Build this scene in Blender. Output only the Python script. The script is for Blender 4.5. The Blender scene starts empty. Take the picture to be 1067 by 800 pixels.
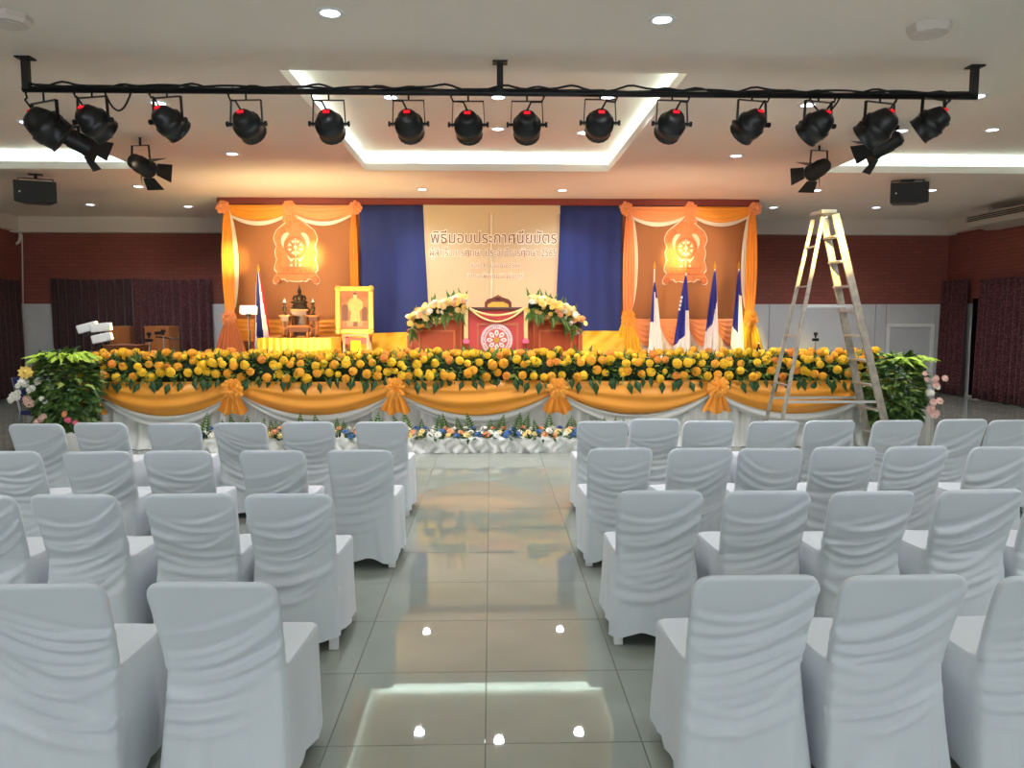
import bpy, math, random
from mathutils import Vector, Matrix, Euler
PI = math.pi
sc = bpy.context.scene
C = sc.collection

# ------------------------------------------------------------------ camera
FPX, PCX, PCY, EYE = 801.0, 533.5, 400.0, 1.65
PITCH, YAW = math.atan(70 / FPX), math.atan(22 / FPX)
cam_d = bpy.data.cameras.new('camera')
cam_d.sensor_width = 36.0
cam_d.lens = 36.0 * FPX / 1067.0
cam = bpy.data.objects.new('camera', cam_d)
C.objects.link(cam)
cam.location = (0, 0, EYE)
cam.rotation_euler = (PI / 2 - PITCH, 0, -YAW)
sc.camera = cam

# ------------------------------------------------------------------ world and view
w = bpy.data.worlds.new('world'); sc.world = w
w.use_nodes = True
w.node_tree.nodes['Background'].inputs[0].default_value = (0.86, 0.93, 1.0, 1)
w.node_tree.nodes['Background'].inputs[1].default_value = 3.8
sc.view_settings.view_transform = 'Standard'
sc.view_settings.look = 'None'
sc.view_settings.exposure = 0.55
sc.view_settings.gamma = 1.0
sc.view_settings.use_curve_mapping = False
sc.cycles.caustics_reflective = False

# light levels (each lamp is built together with its fitting further down)
COVE_W, DOWN_W = 8.0, 82.0
COVE_COL, DOWN_COL = (0.66, 0.96, 1.0), (0.94, 0.96, 1.0)
FRESNEL_W, FLOOD_W = 330.0, 88.0
WARM = (1.0, 0.76, 0.49)

# room size in metres, read off the photograph with the camera above
CEIL = 3.70
XL, XR, YB, YF = -9.85, 9.87, 16.5, -7.0
STAGE_Z, STAGE_Y = 0.80, 9.70

_fw = Vector((math.sin(YAW) * math.cos(PITCH), math.cos(YAW) * math.cos(PITCH), -math.sin(PITCH)))
_rt = Vector((math.cos(YAW), -math.sin(YAW), 0))
_up = _rt.cross(_fw)
def _ray(px, py): return _fw * FPX + _rt * (px - PCX) - _up * (py - PCY)
def U(px, py, Y):
    """photo pixel -> point on the upright plane y = Y"""
    r = _ray(px, py); return Vector((0, 0, EYE)) + r * (Y / r.y)
def G(px, py, z):
    """photo pixel -> point on the level plane at height z"""
    r = _ray(px, py); return Vector((0, 0, EYE)) + r * ((z - EYE) / r.z)

# ------------------------------------------------------------------ mesh helpers
class MB:
    def __init__(s): s.v, s.f, s.m = [], [], []
    def add(s, vs, fs, mi=0):
        o = len(s.v); s.v.extend([tuple(p) for p in vs])
        for f in fs:
            s.f.append(tuple(i + o for i in f)); s.m.append(mi)
        return s
    def box(s, c, size, R=None, mi=0):
        hx, hy, hz = size[0] / 2, size[1] / 2, size[2] / 2
        c = Vector(c)
        vs = [Vector((x, y, z)) for x in (-hx, hx) for y in (-hy, hy) for z in (-hz, hz)]
        if R is not None: vs = [R @ p for p in vs]
        vs = [p + c for p in vs]
        return s.add(vs, [(0, 1, 3, 2), (4, 6, 7, 5), (0, 4, 5, 1), (2, 3, 7, 6), (0, 2, 6, 4), (1, 5, 7, 3)], mi)
    def b2(s, lo, hi, mi=0):
        return s.box([(a + b) / 2 for a, b in zip(lo, hi)], [abs(b - a) for a, b in zip(lo, hi)], None, mi)
    def bar(s, a, b, wx, wy, side=None, mi=0):
        """square bar from a to b; side = direction of wx"""
        a, b = Vector(a), Vector(b); d = (b - a).normalized()
        sd = Vector(side) if side else Vector((1, 0, 0) if abs(d.x) < .9 else (0, 1, 0))
        sd = (sd - d * sd.dot(d)).normalized(); t = d.cross(sd)
        vs = [p + sd * (i * wx / 2) + t * (j * wy / 2) for p in (a, b) for i, j in ((-1, -1), (1, -1), (1, 1), (-1, 1))]
        return s.add(vs, [(3, 2, 1, 0), (4, 5, 6, 7), (0, 1, 5, 4), (1, 2, 6, 5), (2, 3, 7, 6), (3, 0, 4, 7)], mi)
    def tube(s, pts, r, n=8, mi=0, caps=True):
        pts = [Vector(p) for p in pts]; k = len(pts)
        rs = r if isinstance(r, (list, tuple)) else [r] * k
        t0 = (pts[1] - pts[0]).normalized()
        nrm = t0.orthogonal().normalized()
        vs = []
        for i, p in enumerate(pts):
            t = (pts[min(i + 1, k - 1)] - pts[max(i - 1, 0)])
            t = t.normalized() if t.length > 1e-9 else t0
            nrm = (nrm - t * nrm.dot(t)).normalized(); b = t.cross(nrm)
            for j in range(n):
                a = 2 * PI * j / n
                vs.append(p + (nrm * math.cos(a) + b * math.sin(a)) * rs[i])
        fs = [(i * n + j, i * n + (j + 1) % n, (i + 1) * n + (j + 1) % n, (i + 1) * n + j) for i in range(k - 1) for j in range(n)]
        if caps: fs += [tuple(range(n - 1, -1, -1)), tuple((k - 1) * n + j for j in range(n))]
        return s.add(vs, fs, mi)
    def lathe(s, prof, n=24, M=None, mi=0, caps=True):
        vs = []
        for r, z in prof:
            for j in range(n):
                a = 2 * PI * j / n
                p = Vector((r * math.cos(a), r * math.sin(a), z))
                vs.append(M @ p if M is not None else p)
        k = len(prof)
        fs = [(i * n + j, i * n + (j + 1) % n, (i + 1) * n + (j + 1) % n, (i + 1) * n + j) for i in range(k - 1) for j in range(n)]
        if caps: fs += [tuple(range(n - 1, -1, -1)), tuple((k - 1) * n + j for j in range(n))]
        return s.add(vs, fs, mi)
    def grid(s, fn, nu, nv, closed=False, mi=None):
        """fn(u, v) with u, v in 0..1"""
        vs = [fn(i / nu, j / nv) for j in range(nv + 1) for i in range(nu + (0 if closed else 1))]
        W = nu if closed else nu + 1
        o = len(s.v); s.v.extend([tuple(p) for p in vs])
        for j in range(nv):
            for i in range(nu):
                a, b = j * W + i, j * W + (i + 1) % W
                s.f.append((o + a, o + b, o + b + W, o + a + W))
                s.m.append(mi((i + .5) / nu, (j + .5) / nv) if mi else 0)
        return s
    def prism(s, out, y0, y1, mi=0):
        """outline of (x, z) points, extruded along y"""
        n = len(out)
        vs = [(x, y0, z) for x, z in out] + [(x, y1, z) for x, z in out]
        fs = [tuple(range(n)), tuple(range(2 * n - 1, n - 1, -1))] + [(i, i + n, (i + 1) % n + n, (i + 1) % n) for i in range(n)]
        return s.add(vs, fs, mi)
    def ball(s, c, r, nu=12, nv=8, M=None, mi=0):
        r = r if isinstance(r, (tuple, list)) else (r, r, r); c = Vector(c)
        vs, fs = [], []
        for j in range(nv + 1):
            t = PI * j / nv
            for i in range(nu):
                a = 2 * PI * i / nu
                p = Vector((r[0] * math.sin(t) * math.cos(a), r[1] * math.sin(t) * math.sin(a), r[2] * math.cos(t)))
                vs.append(c + (M @ p if M is not None else p))
        for j in range(nv):
            for i in range(nu):
                fs.append((j * nu + i, (j + 1) * nu + i, (j + 1) * nu + (i + 1) % nu, j * nu + (i + 1) % nu))
        return s.add(vs, fs, mi)
    def leaf(s, base, d, nrm, L, W, droop=0.25, mi=0):
        """pointed leaf of six triangles, folded along its midrib"""
        base, d = Vector(base), Vector(d).normalized(); nrm = Vector(nrm)
        sd = d.cross(nrm)
        if sd.length < 1e-4: sd = d.orthogonal()
        sd.normalize(); up = sd.cross(d)
        p = [base, base + d * L * .45 + up * L * .05, base + d * L - up * L * droop,
             base + d * L * .4 + sd * W / 2 - up * W * .12, base + d * L * .4 - sd * W / 2 - up * W * .12]
        return s.add(p, [(0, 3, 1), (3, 2, 1), (0, 1, 4), (1, 2, 4)], mi)
    def mesh(s, name, mats, smooth=False):
        me = bpy.data.meshes.new(name); me.from_pydata(s.v, [], s.f)
        mats = mats if isinstance(mats, (list, tuple)) else [mats]
        for m in mats: me.materials.append(m)
        if len(mats) > 1: me.polygons.foreach_set('material_index', s.m)
        if smooth: me.polygons.foreach_set('use_smooth', [True] * len(me.polygons))
        me.update(); return me
    def build(s, name, mats, parent=None, smooth=False, bevel=0, kind=None):
        return obj(name, s.mesh(name, mats, smooth), parent, bevel, kind)

def obj(name, me, parent=None, bevel=0, kind=None):
    o = bpy.data.objects.new(name, me); C.objects.link(o)
    if parent is not None: o.parent = parent
    if bevel:
        b = o.modifiers.new('bevel', 'BEVEL'); b.width = bevel; b.segments = 2; b.limit_method = 'ANGLE'; b.angle_limit = .7
    if kind: o['kind'] = kind
    return o
def tag(o, label, cat, group=None):
    o['label'] = label; o['category'] = cat
    if group: o['group'] = group
    return o
def thing(name, label, cat, loc=(0, 0, 0), rz=0, group=None):
    o = bpy.data.objects.new(name, None); C.objects.link(o)
    o.empty_display_size = .1
    o.location = loc; o.rotation_euler = (0, 0, rz)
    return tag(o, label, cat, group)
def struct(o): o['kind'] = 'structure'; return o
def lamp(kind, name, parent, loc, target=None, power=100, col=(1, 1, 1), **kw):
    d = bpy.data.lights.new(name, kind); d.energy = power; d.color = col
    for k, v in kw.items(): setattr(d, k, v)
    o = bpy.data.objects.new(name, d); C.objects.link(o); o.parent = parent; o.location = loc
    if target is not None:
        o.rotation_euler = (Vector(target) - Vector(loc)).to_track_quat('-Z', 'Y').to_euler()
    return o
def frame_to(d, up=(0, 0, 1)):
    """rotation whose +Z looks along d"""
    return Vector(d).to_track_quat('Z', 'Y').to_matrix()

# ------------------------------------------------------------------ materials
def lin(c):
    f = lambda x: x / 12.92 if x <= .04045 else ((x + .055) / 1.055) ** 2.4
    return tuple(f(v / 255) for v in c) + (1,)
MAT = {}
def mat(name, col, rough=.5, metal=0, noise=None, bump=None, emit=None, sheen=0, spec=.5, rnd=0, coord='Object', coat=0):
    m = bpy.data.materials.new(name); m.use_nodes = True
    nt = m.node_tree; N, L = nt.nodes, nt.links
    p = N['Principled BSDF']
    c = lin(col)
    p.inputs['Base Color'].default_value = c
    p.inputs['Roughness'].default_value = rough
    p.inputs['Metallic'].default_value = metal
    p.inputs['Specular IOR Level'].default_value = spec
    p.inputs['Sheen Weight'].default_value = sheen
    p.inputs['Coat Weight'].default_value = coat
    tc = N.new('ShaderNodeTexCoord')
    out = None
    if noise:
        n = N.new('ShaderNodeTexNoise'); n.inputs['Scale'].default_value = noise[0]; n.inputs['Detail'].default_value = 4
        L.new(tc.outputs[coord], n.inputs['Vector'])
        r = N.new('ShaderNodeValToRGB')
        a = noise[1]
        r.color_ramp.elements[0].position = .3; r.color_ramp.elements[1].position = .7
        r.color_ramp.elements[0].color = tuple(v * (1 - a) for v in c[:3]) + (1,)
        r.color_ramp.elements[1].color = tuple(min(1, v * (1 + a)) for v in c[:3]) + (1,)
        L.new(n.outputs['Fac'], r.inputs['Fac']); out = r.outputs['Color']
    if rnd:
        oi = N.new('ShaderNodeObjectInfo')
        h = N.new('ShaderNodeHueSaturation')
        mr = N.new('ShaderNodeMapRange'); mr.inputs['To Min'].default_value = 1 - rnd; mr.inputs['To Max'].default_value = 1 + rnd
        L.new(oi.outputs['Random'], mr.inputs['Value']); L.new(mr.outputs['Result'], h.inputs['Value'])
        if out is None: h.inputs['Color'].default_value = c
        else: L.new(out, h.inputs['Color'])
        out = h.outputs['Color']
    if out is not None: L.new(out, p.inputs['Base Color'])
    if bump:
        n = N.new('ShaderNodeTexNoise'); n.inputs['Scale'].default_value = bump[0]; n.inputs['Detail'].default_value = 3
        L.new(tc.outputs[coord], n.inputs['Vector'])
        b = N.new('ShaderNodeBump'); b.inputs['Strength'].default_value = bump[1]; b.inputs['Distance'].default_value = .01
        L.new(n.outputs['Fac'], b.inputs['Height']); L.new(b.outputs['Normal'], p.inputs['Normal'])
    if emit:
        p.inputs['Emission Color'].default_value = lin(emit[0]); p.inputs['Emission Strength'].default_value = emit[1]
    MAT[name] = m
    return m
def brick_mat(name, axis):
    m = mat(name, (120, 56, 48), .85, bump=(60, .15))
    nt = m.node_tree; N, L = nt.nodes, nt.links
    g = N.new('ShaderNodeNewGeometry'); sx = N.new('ShaderNodeSeparateXYZ'); cx = N.new('ShaderNodeCombineXYZ')
    L.new(g.outputs['Position'], sx.inputs[0]); L.new(sx.outputs[axis], cx.inputs[0]); L.new(sx.outputs['Z'], cx.inputs[1])
    b = N.new('ShaderNodeTexBrick')
    b.inputs['Scale'].default_value = 1; b.inputs['Brick Width'].default_value = .23; b.inputs['Row Height'].default_value = .075
    b.inputs['Mortar Size'].default_value = .006
    b.inputs['Color1'].default_value = lin((140, 75, 65)); b.inputs['Color2'].default_value = lin((130, 70, 61)); b.inputs['Mortar'].default_value = lin((112, 66, 60))
    L.new(cx.outputs[0], b.inputs['Vector']); L.new(b.outputs['Color'], N['Principled BSDF'].inputs['Base Color'])
    return m
def floral_mat(name, base, spot):
    m = mat(name, base, .85, sheen=.2)
    nt = m.node_tree; N, L = nt.nodes, nt.links
    tc = N.new('ShaderNodeTexCoord')
    v = N.new('ShaderNodeTexVoronoi'); v.inputs['Scale'].default_value = 30
    n = N.new('ShaderNodeTexNoise'); n.inputs['Scale'].default_value = 80; n.inputs['Detail'].default_value = 3
    L.new(tc.outputs['Object'], v.inputs['Vector']); L.new(tc.outputs['Object'], n.inputs['Vector'])
    a = N.new('ShaderNodeMath'); a.operation = 'SUBTRACT'; L.new(n.outputs['Fac'], a.inputs[0]); L.new(v.outputs['Distance'], a.inputs[1])
    r = N.new('ShaderNodeValToRGB'); r.color_ramp.elements[0].position = .1; r.color_ramp.elements[1].position = .26
    r.color_ramp.elements[0].color = lin(base); r.color_ramp.elements[1].color = lin(spot)
    L.new(a.outputs[0], r.inputs['Fac']); L.new(r.outputs['Color'], N['Principled BSDF'].inputs['Base Color'])
    return m

m_ceil = mat('ceiling_paint', (240, 232, 222), .9, noise=(.6, .03))
m_tile = mat('floor_tile', (144, 149, 138), .02, noise=(3.0, .05), rnd=.03, spec=1.0)
m_grout = mat('grout', (92, 92, 84), .8)
m_brick_x = brick_mat('brick_x', 'X'); m_brick_y = brick_mat('brick_y', 'Y')
m_wains = mat('grey_white_panel', (196, 196, 198), .55, noise=(2, .03))
m_trim = mat('trim_paint', (216, 206, 196), .8)
m_white = mat('white_paint', (235, 235, 232), .5)
m_black = mat('black_metal', (20, 20, 21), .45, .2)
m_blackp = mat('black_plastic', (17, 18, 19), .35)
m_dark = mat('dark_rubber', (12, 12, 12), .7)
m_cover = mat('white_cover_cloth', (208, 213, 218), .85, noise=(4, .02), bump=(420, .12), sheen=.15)
m_plastic = mat('white_plastic', (225, 226, 226), .4)
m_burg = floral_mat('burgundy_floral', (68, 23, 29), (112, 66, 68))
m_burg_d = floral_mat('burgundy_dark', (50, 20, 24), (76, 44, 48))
m_darkglass = mat('dark_glass', (8, 9, 12), .1)
m_panelwood = mat('backdrop_board', (166, 102, 50), .6, noise=(1.5, .06))
m_beam = mat('dark_red_beam', (132, 52, 40), .6)
m_blue = mat('royal_blue_cloth', (34, 52, 118), .8, sheen=.3, noise=(2, .05))
m_cream = mat('cream_cloth', (208, 187, 152), .8, sheen=.1)
m_orange = mat('orange_satin', (250, 164, 50), .34, sheen=.2)
m_peach = mat('peach_satin', (248, 160, 98), .38, sheen=.2)
m_yellow = mat('yellow_satin', (250, 196, 40), .38, sheen=.2)
m_ivory = mat('ivory_satin', (244, 232, 212), .45)
m_voile = mat('white_voile', (225, 224, 220), .8, sheen=.2)
m_pod = mat('reddish_wood', (178, 84, 52), .4, noise=(3, .08))
m_podl = mat('reddish_wood_moulding', (206, 120, 78), .4)
m_pink = mat('pink_red_cloth', (214, 84, 78), .7)
m_gold = mat('gold', (222, 168, 60), .3, .8)
m_goldp = mat('gold_leaf_frame', (226, 186, 84), .35, .5, bump=(60, .5))
m_bronze = mat('dark_bronze', (62, 46, 30), .35, .7)
m_emb = mat('emblem_gold_orange', (216, 130, 66), .5, noise=(14, .12), bump=(30, .4))
m_embw = mat('emblem_white', (244, 222, 190), .55)
m_embd = mat('emblem_deep', (200, 104, 50), .5)
m_alu = mat('aluminium', (196, 194, 188), .35, .85, bump=(40, .05))
m_aluw = mat('worn_aluminium', (170, 160, 146), .5, .6, noise=(12, .25))
m_steel = mat('steel', (170, 172, 175), .3, .9)
m_leaf = [mat('leaf_dark', (42, 78, 34), .5, noise=(5, .25)), mat('leaf_mid', (84, 116, 46), .5, noise=(5, .25)),
          mat('leaf_light', (140, 156, 72), .5, noise=(5, .2)), mat('leaf_lime', (172, 204, 62), .5, noise=(5, .15))]
m_mar = [mat('marigold_yellow', (252, 196, 34), .7, rnd=.06, bump=(90, .6)), mat('marigold_gold', (250, 172, 40), .7, rnd=.06, bump=(90, .6)), mat('marigold_orange', (246, 150, 52), .7, rnd=.06, bump=(90, .6))]
m_foam = mat('moss', (34, 52, 24), .9, noise=(20, .3))
m_fl = {'white': mat('petal_white', (240, 236, 224), .7), 'cream': mat('petal_cream', (250, 224, 150), .7), 'peach': mat('petal_peach', (246, 168, 118), .7),
        'pink': mat('petal_pink', (238, 196, 182), .7), 'blue': mat('petal_blue', (84, 122, 186), .7), 'yellow': mat('petal_yellow', (250, 214, 110), .7), 'hot': mat('petal_hot_pink', (240, 110, 140), .7)}
m_gteak = mat('gilded_teak', (150, 88, 38), .4, .25, noise=(14, .25), bump=(40, .5))
m_teak = mat('dark_teak', (92, 46, 22), .4, noise=(6, .2))
m_box = mat('brown_cabinet_board', (176, 112, 62), .6, noise=(4, .06))
m_boxd = mat('brown_cabinet_side', (128, 74, 44), .6, noise=(4, .06))
m_red = mat('flag_red', (196, 40, 52), .7); m_fwhite = mat('flag_white', (240, 238, 236), .7); m_navy = mat('flag_blue', (36, 44, 140), .7)
m_thaib = mat('flag_navy', (36, 38, 104), .7)
m_redled = mat('red_display', (200, 20, 30), .4, emit=((255, 30, 50), .5))
m_lens = mat('lit_lens', (255, 255, 255), .3, emit=((225, 236, 255), 9.0))
m_down = mat('downlight_diffuser', (255, 255, 255), .4, emit=((232, 242, 255), 7.0))
m_warmlens = mat('warm_lens', (255, 220, 160), .3, emit=((255, 214, 150), 3.0))
m_txt = mat('brown_print', (112, 70, 52), .7)
m_txt2 = mat('tan_print', (134, 84, 58), .7)
m_txtw = mat('white_print', (250, 240, 222), .7)

# ================================================================== THE SETTING
rng = random.Random(7)
fl = struct(MB().b2((XL - .2, YF - .2, -.25), (XR + .2, YB + .2, -.0025)).build('floor', m_grout))
TS = .61
tx0 = G(505.5, 796, 0).x; ty0 = G(520, 646, 0).y
tile_cells = []
i0, i1 = int((XL - tx0) / TS) - 1, int((XR - tx0) / TS) + 1
j0, j1 = int((YF - ty0) / TS) - 1, int((YB - ty0) / TS) + 1
for i in range(i0, i1 + 1):
    for j in range(j0, j1 + 1):
        a, b = max(tx0 + i * TS, XL), min(tx0 + (i + 1) * TS, XR)
        c, d = max(ty0 + j * TS, YF), min(ty0 + (j + 1) * TS, YB)
        if b - a < .03 or d - c < .03: continue
        x, y = (a + b) / 2, (c + d) / 2
        seen = y > 2.1 and abs(x - .03 * y) < .7 * y + .3
        if 1.9 < y < 6.9 and (x < -1.35 or x > 1.35): seen = False      # under the chairs
        if y > 9.9 and -4.9 < x < 4.6: seen = False                      # under the stage
        full = b - a > TS - .01 and d - c > TS - .01
        tile_cells.append((y if seen and full else 1e3 + y, a, b, c, d))
tile_cells.sort()
gp, ch = .0018, .0012
def tile_geo(mb, a, b, c, d, ox=0, oy=0):
    a, b, c, d = a + gp - ox, b - gp - ox, c + gp - oy, d - gp - oy
    k = ch
    mb.add([(a, c, -.008), (b, c, -.008), (b, d, -.008), (a, d, -.008), (a, c, -k), (b, c, -k), (b, d, -k), (a, d, -k),
            (a + k, c + k, 0), (b - k, c + k, 0), (b - k, d - k, 0), (a + k, d - k, 0)],
           [(0, 1, 5, 4), (1, 2, 6, 5), (2, 3, 7, 6), (3, 0, 4, 7), (4, 5, 9, 8), (5, 6, 10, 9), (6, 7, 11, 10), (7, 4, 8, 11), (8, 9, 10, 11)])
t_me = MB(); tile_geo(t_me, -TS / 2, TS / 2, -TS / 2, TS / 2); t_me = t_me.mesh('tile', m_tile)
rest = MB()
for k, (_, a, b, c, d) in enumerate(tile_cells):
    if k < 300 and _ < 1e3:
        o = obj('tile', t_me, fl); o.location = ((a + b) / 2, (c + d) / 2, 0)
    else: tile_geo(rest, a, b, c, d)
rest.build('tile_field', m_tile, fl, kind='stuff')

# ceiling with nine lit coffers
CX = [(-8.25, -4.85), (-1.76, 1.67), (4.75, 8.15)]
CY = [(-6.2, -1.8), (.25, 4.65), (6.67, 11.07)]
xs = sorted({XL - .1, XR + .1} | {v for p in CX for v in p}); ys = sorted({YF - .1, YB + .1} | {v for p in CY for v in p})
cb = MB()
for i in range(len(xs) - 1):
    for j in range(len(ys) - 1):
        if any(p[0] == xs[i] for p in CX) and any(p[0] == ys[j] for p in CY): continue
        cb.add([(xs[i], ys[j], CEIL), (xs[i + 1], ys[j], CEIL), (xs[i + 1], ys[j + 1], CEIL), (xs[i], ys[j + 1], CEIL)], [(3, 2, 1, 0)])
ceil = struct(cb.build('ceiling', m_ceil))
OFF, LIP, DEEP = .24, .10, .26
for (a, b) in CX:
    for (c, d) in CY:
        m = MB()
        A = [(a, c), (b, c), (b, d), (a, d)]; B = [(a - OFF, c - OFF), (b + OFF, c - OFF), (b + OFF, d + OFF), (a - OFF, d + OFF)]
        Z = [(A, CEIL), (A, CEIL + LIP)]
        vs = [(x, y, CEIL) for x, y in A] + [(x, y, CEIL + LIP) for x, y in A] + [(x, y, CEIL + LIP) for x, y in B] + [(x, y, CEIL + DEEP) for x, y in B]
        fs = [(k * 4 + i, k * 4 + (i + 1) % 4, k * 4 + 4 + (i + 1) % 4, k * 4 + 4 + i) for k in range(3) for i in range(4)] + [(15, 14, 13, 12)]
        co = m.add(vs, fs).build('coffer', m_ceil, ceil)
        zz = CEIL + LIP + .015
        o2 = OFF * .45
        for (x, y, L, rot) in (((a + b) / 2, c - o2, b - a, 0), ((a + b) / 2, d + o2, b - a, 0), (a - o2, (c + d) / 2, d - c, PI / 2), (b + o2, (c + d) / 2, d - c, PI / 2)):
            l = lamp('AREA', 'cove_light', co, (x, y, zz), None, COVE_W, COVE_COL, shape='RECTANGLE', size=L, size_y=.05)
            cn = Vector((x - (a + b) / 2, y - (c + d) / 2, 0)); cn = Vector((0, cn.y, 0)) if rot == 0 else Vector((cn.x, 0, 0))
            l.rotation_euler = (cn.normalized() * .8 + Vector((0, 0, 1))).to_track_quat('-Z', 'X').to_euler()
            l.data.size, l.data.size_y = .05, L

# walls: brick above, pale boards below, painted band under the ceiling
BR = 1.92; BAND = U(900, 243, YB - .2).z
wb = struct(MB().b2((XL - .2, YB, -.1), (XR + .2, YB + .2, CEIL + .5)).build('wall_back', m_brick_x))
wl = struct(MB().b2((XL - .2, YF - .2, -.1), (XL, YB + .2, CEIL + .5)).build('wall_left', m_brick_y))
wr = struct(MB().b2((XR, YF - .2, -.1), (XR + .2, YB + .2, CEIL + .5)).build('wall_right', m_brick_y))
# unseen wall behind the camera, with a row of tall windows added to let daylight in
WZ0, WZ1, WW = .7, 3.3, 3.0
wxs = [-8.0, -4.0, 0, 4.0, 8.0]
fm = MB().b2((XL - .2, YF - .2, -.1), (XR + .2, YF, WZ0)).b2((XL - .2, YF - .2, WZ1), (XR + .2, YF, CEIL + .5))
ed_ = [XL - .2] + [v for c_ in wxs for v in (c_ - WW / 2, c_ + WW / 2)] + [XR + .2]
for k in range(0, len(ed_), 2): fm.b2((ed_[k], YF - .2, WZ0), (ed_[k + 1], YF, WZ1))
wf = struct(fm.build('wall_front', m_wains))
m_pane = bpy.data.materials.new('window_pane'); m_pane.use_nodes = True
_n = m_pane.node_tree.nodes; _n.clear()
_o = _n.new('ShaderNodeOutputMaterial'); _t = _n.new('ShaderNodeBsdfTransparent'); _g = _n.new('ShaderNodeBsdfGlossy'); _x = _n.new('ShaderNodeMixShader')
_x.inputs[0].default_value = .06; _g.inputs['Roughness'].default_value = .02
m_pane.node_tree.links.new(_t.outputs[0], _x.inputs[1]); m_pane.node_tree.links.new(_g.outputs[0], _x.inputs[2]); m_pane.node_tree.links.new(_x.outputs[0], _o.inputs[0])
for k, c_ in enumerate(wxs):
    wd = struct(MB().b2((c_ - WW / 2, YF - .14, WZ0), (c_ - WW / 2 + .06, YF - .06, WZ1)).b2((c_ + WW / 2 - .06, YF - .14, WZ0), (c_ + WW / 2, YF - .06, WZ1)).b2((c_ - WW / 2, YF - .14, WZ0), (c_ + WW / 2, YF - .06, WZ0 + .06)).b2((c_ - WW / 2, YF - .14, WZ1 - .06), (c_ + WW / 2, YF - .06, WZ1)).b2((c_ - .03, YF - .13, WZ0), (c_ + .03, YF - .07, WZ1)).build('window_%d' % (k + 2), m_white))
    for s in (-1, 1): MB().b2((c_ + s * .03, YF - .104, WZ0 + .06), (c_ + s * (WW / 2 - .06), YF - .098, WZ1 - .06)).build('pane', m_pane, wd)
    pl_ = lamp('AREA', 'daylight_portal', wd, (c_, YF - .02, (WZ0 + WZ1) / 2), (c_, 5, (WZ0 + WZ1) / 2), 1, shape='RECTANGLE', size=WW, size_y=WZ1 - WZ0)
    pl_.data.cycles.is_portal = True
dx0, dx1 = U(925, 370, YB).x, U(968, 370, YB).x
edges = [XL + .02, -8.9, -7.4, -5.9, -4.4, -2.9, -1.4, .1, 1.6, 3.1, 4.6, 6.0, U(911, 350, YB).x, dx0 - .08]
for a, b in zip(edges[:-1], edges[1:]):
    MB().b2((a + .006, YB - .025, .0), (b - .006, YB, BR)).build('panel', m_wains, wb, bevel=.004)
MB().b2((dx0 - .07, YB - .025, 1.50), (XR - .03, YB, BR)).build('panel', m_wains, wb, bevel=.004)
MB().b2((dx1 + .08, YB - .06, .0), (XR - .03, YB, BR)).build('panel', m_wains, wb, bevel=.004)
for sx, w_ in ((XL, wl), (XR, wr)):
    s = 1 if sx < 0 else -1
    for k in range(14):
        a = YF + .1 + k * 1.7; b = min(a + 1.69, YB - .03)
        if b > a: MB().b2((sx, a, 0), (sx + s * .025, b, BR)).build('panel', m_wains, w_, bevel=.004)
struct(MB().b2((XL, YB - .22, BAND), (XR, YB, CEIL)).b2((XL, YB - .27, BAND - .03), (XR, YB, BAND)).build('trim_1', m_trim))
struct(MB().b2((XL, YF, BAND), (XL + .16, YB - .22, CEIL)).build('trim_2', m_trim))
struct(MB().b2((XR - .16, YF, BAND), (XR, YB - .22, CEIL)).build('trim_3', m_trim))
d1 = struct(MB().b2((dx0, YB - .02, 0), (dx1, YB, 1.43)).build('door_1', m_wains))
for a, b in ((dx0 - .07, dx0), (dx1, dx1 + .07)): MB().b2((a, YB - .05, 0), (b, YB, 1.46)).build('door_frame', m_white, d1)
MB().b2((dx0 - .07, YB - .05, 1.43), (dx1 + .07, YB, 1.50)).build('door_frame', m_white, d1)
MB().ball((dx0 + .08, YB - .05, .85), .03).build('door_handle', m_steel, d1, True)
# window slot between the curtains on the right-hand wall
w1 = struct(MB().b2((XR - .03, 15.28, .05), (XR + .01, 15.52, BR + .1)).build('window_1', m_darkglass))
MB().b2((XR - .05, 15.08, 0), (XR, 15.28, BR)).build('window_frame', m_white, w1)
# conduit and bent pipe in the left-hand corner
p0 = U(24, 262, YB - .04); p1 = U(24, 318, YB - .04)
tag(MB().tube([p0 + Vector((0, 0, .35)), p1], .014).build('conduit_pipe', m_trim), 'thin pale conduit running down the brick in the far left corner', 'pipe')
q = U(18, 246, YB - .05)
tag(MB().tube([q + Vector((.06, 0, .28)), q + Vector((.06, 0, 0)), q + Vector((.03, 0, -.12)), q + Vector((-.06, 0, -.17)), q + Vector((-.2, 0, -.17))], .03, 10).build('drain_pipe', m_trim, None, True),
    'bent white drain pipe hooked under the ceiling in the far left corner', 'pipe')

# ------------------------------------------------------------------ curtains on the walls
def curtain(name, label, a, b, z0, z1, m, pleat=.17, amp=.05, seed=0, flat_normal=(0, -1, 0), sag=0):
    a, b, n = Vector(a), Vector(b), Vector(flat_normal); L = (b - a).length; r = random.Random(seed)
    ph = [r.uniform(0, 6) for _ in range(4)]
    def fn(u, v):
        s = u * L
        t = s + .03 * math.sin(3 * s + ph[1])
        k = amp * (.45 + .55 * (1 - v)) * (math.sin(2 * PI * t / pleat + ph[0]) + .35 * math.sin(2 * PI * t / pleat * .37 + ph[2]))
        p = a.lerp(b, u) + n * (amp * 1.4 + k)
        return (p.x, p.y, z0 + (z1 - z0 - sag * (1 - (2 * u - 1) ** 2)) * v)
    nu = max(8, int(L / pleat * 10))
    o = MB().grid(fn, nu, 10).build(name, m, None, True)
    o.modifiers.new('solid', 'SOLIDIFY').thickness = .006
    return tag(o, label, 'curtain')
a, b = U(55, 300, YB).x, U(139, 300, YB).x; e = U(222, 300, YB).x
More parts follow.
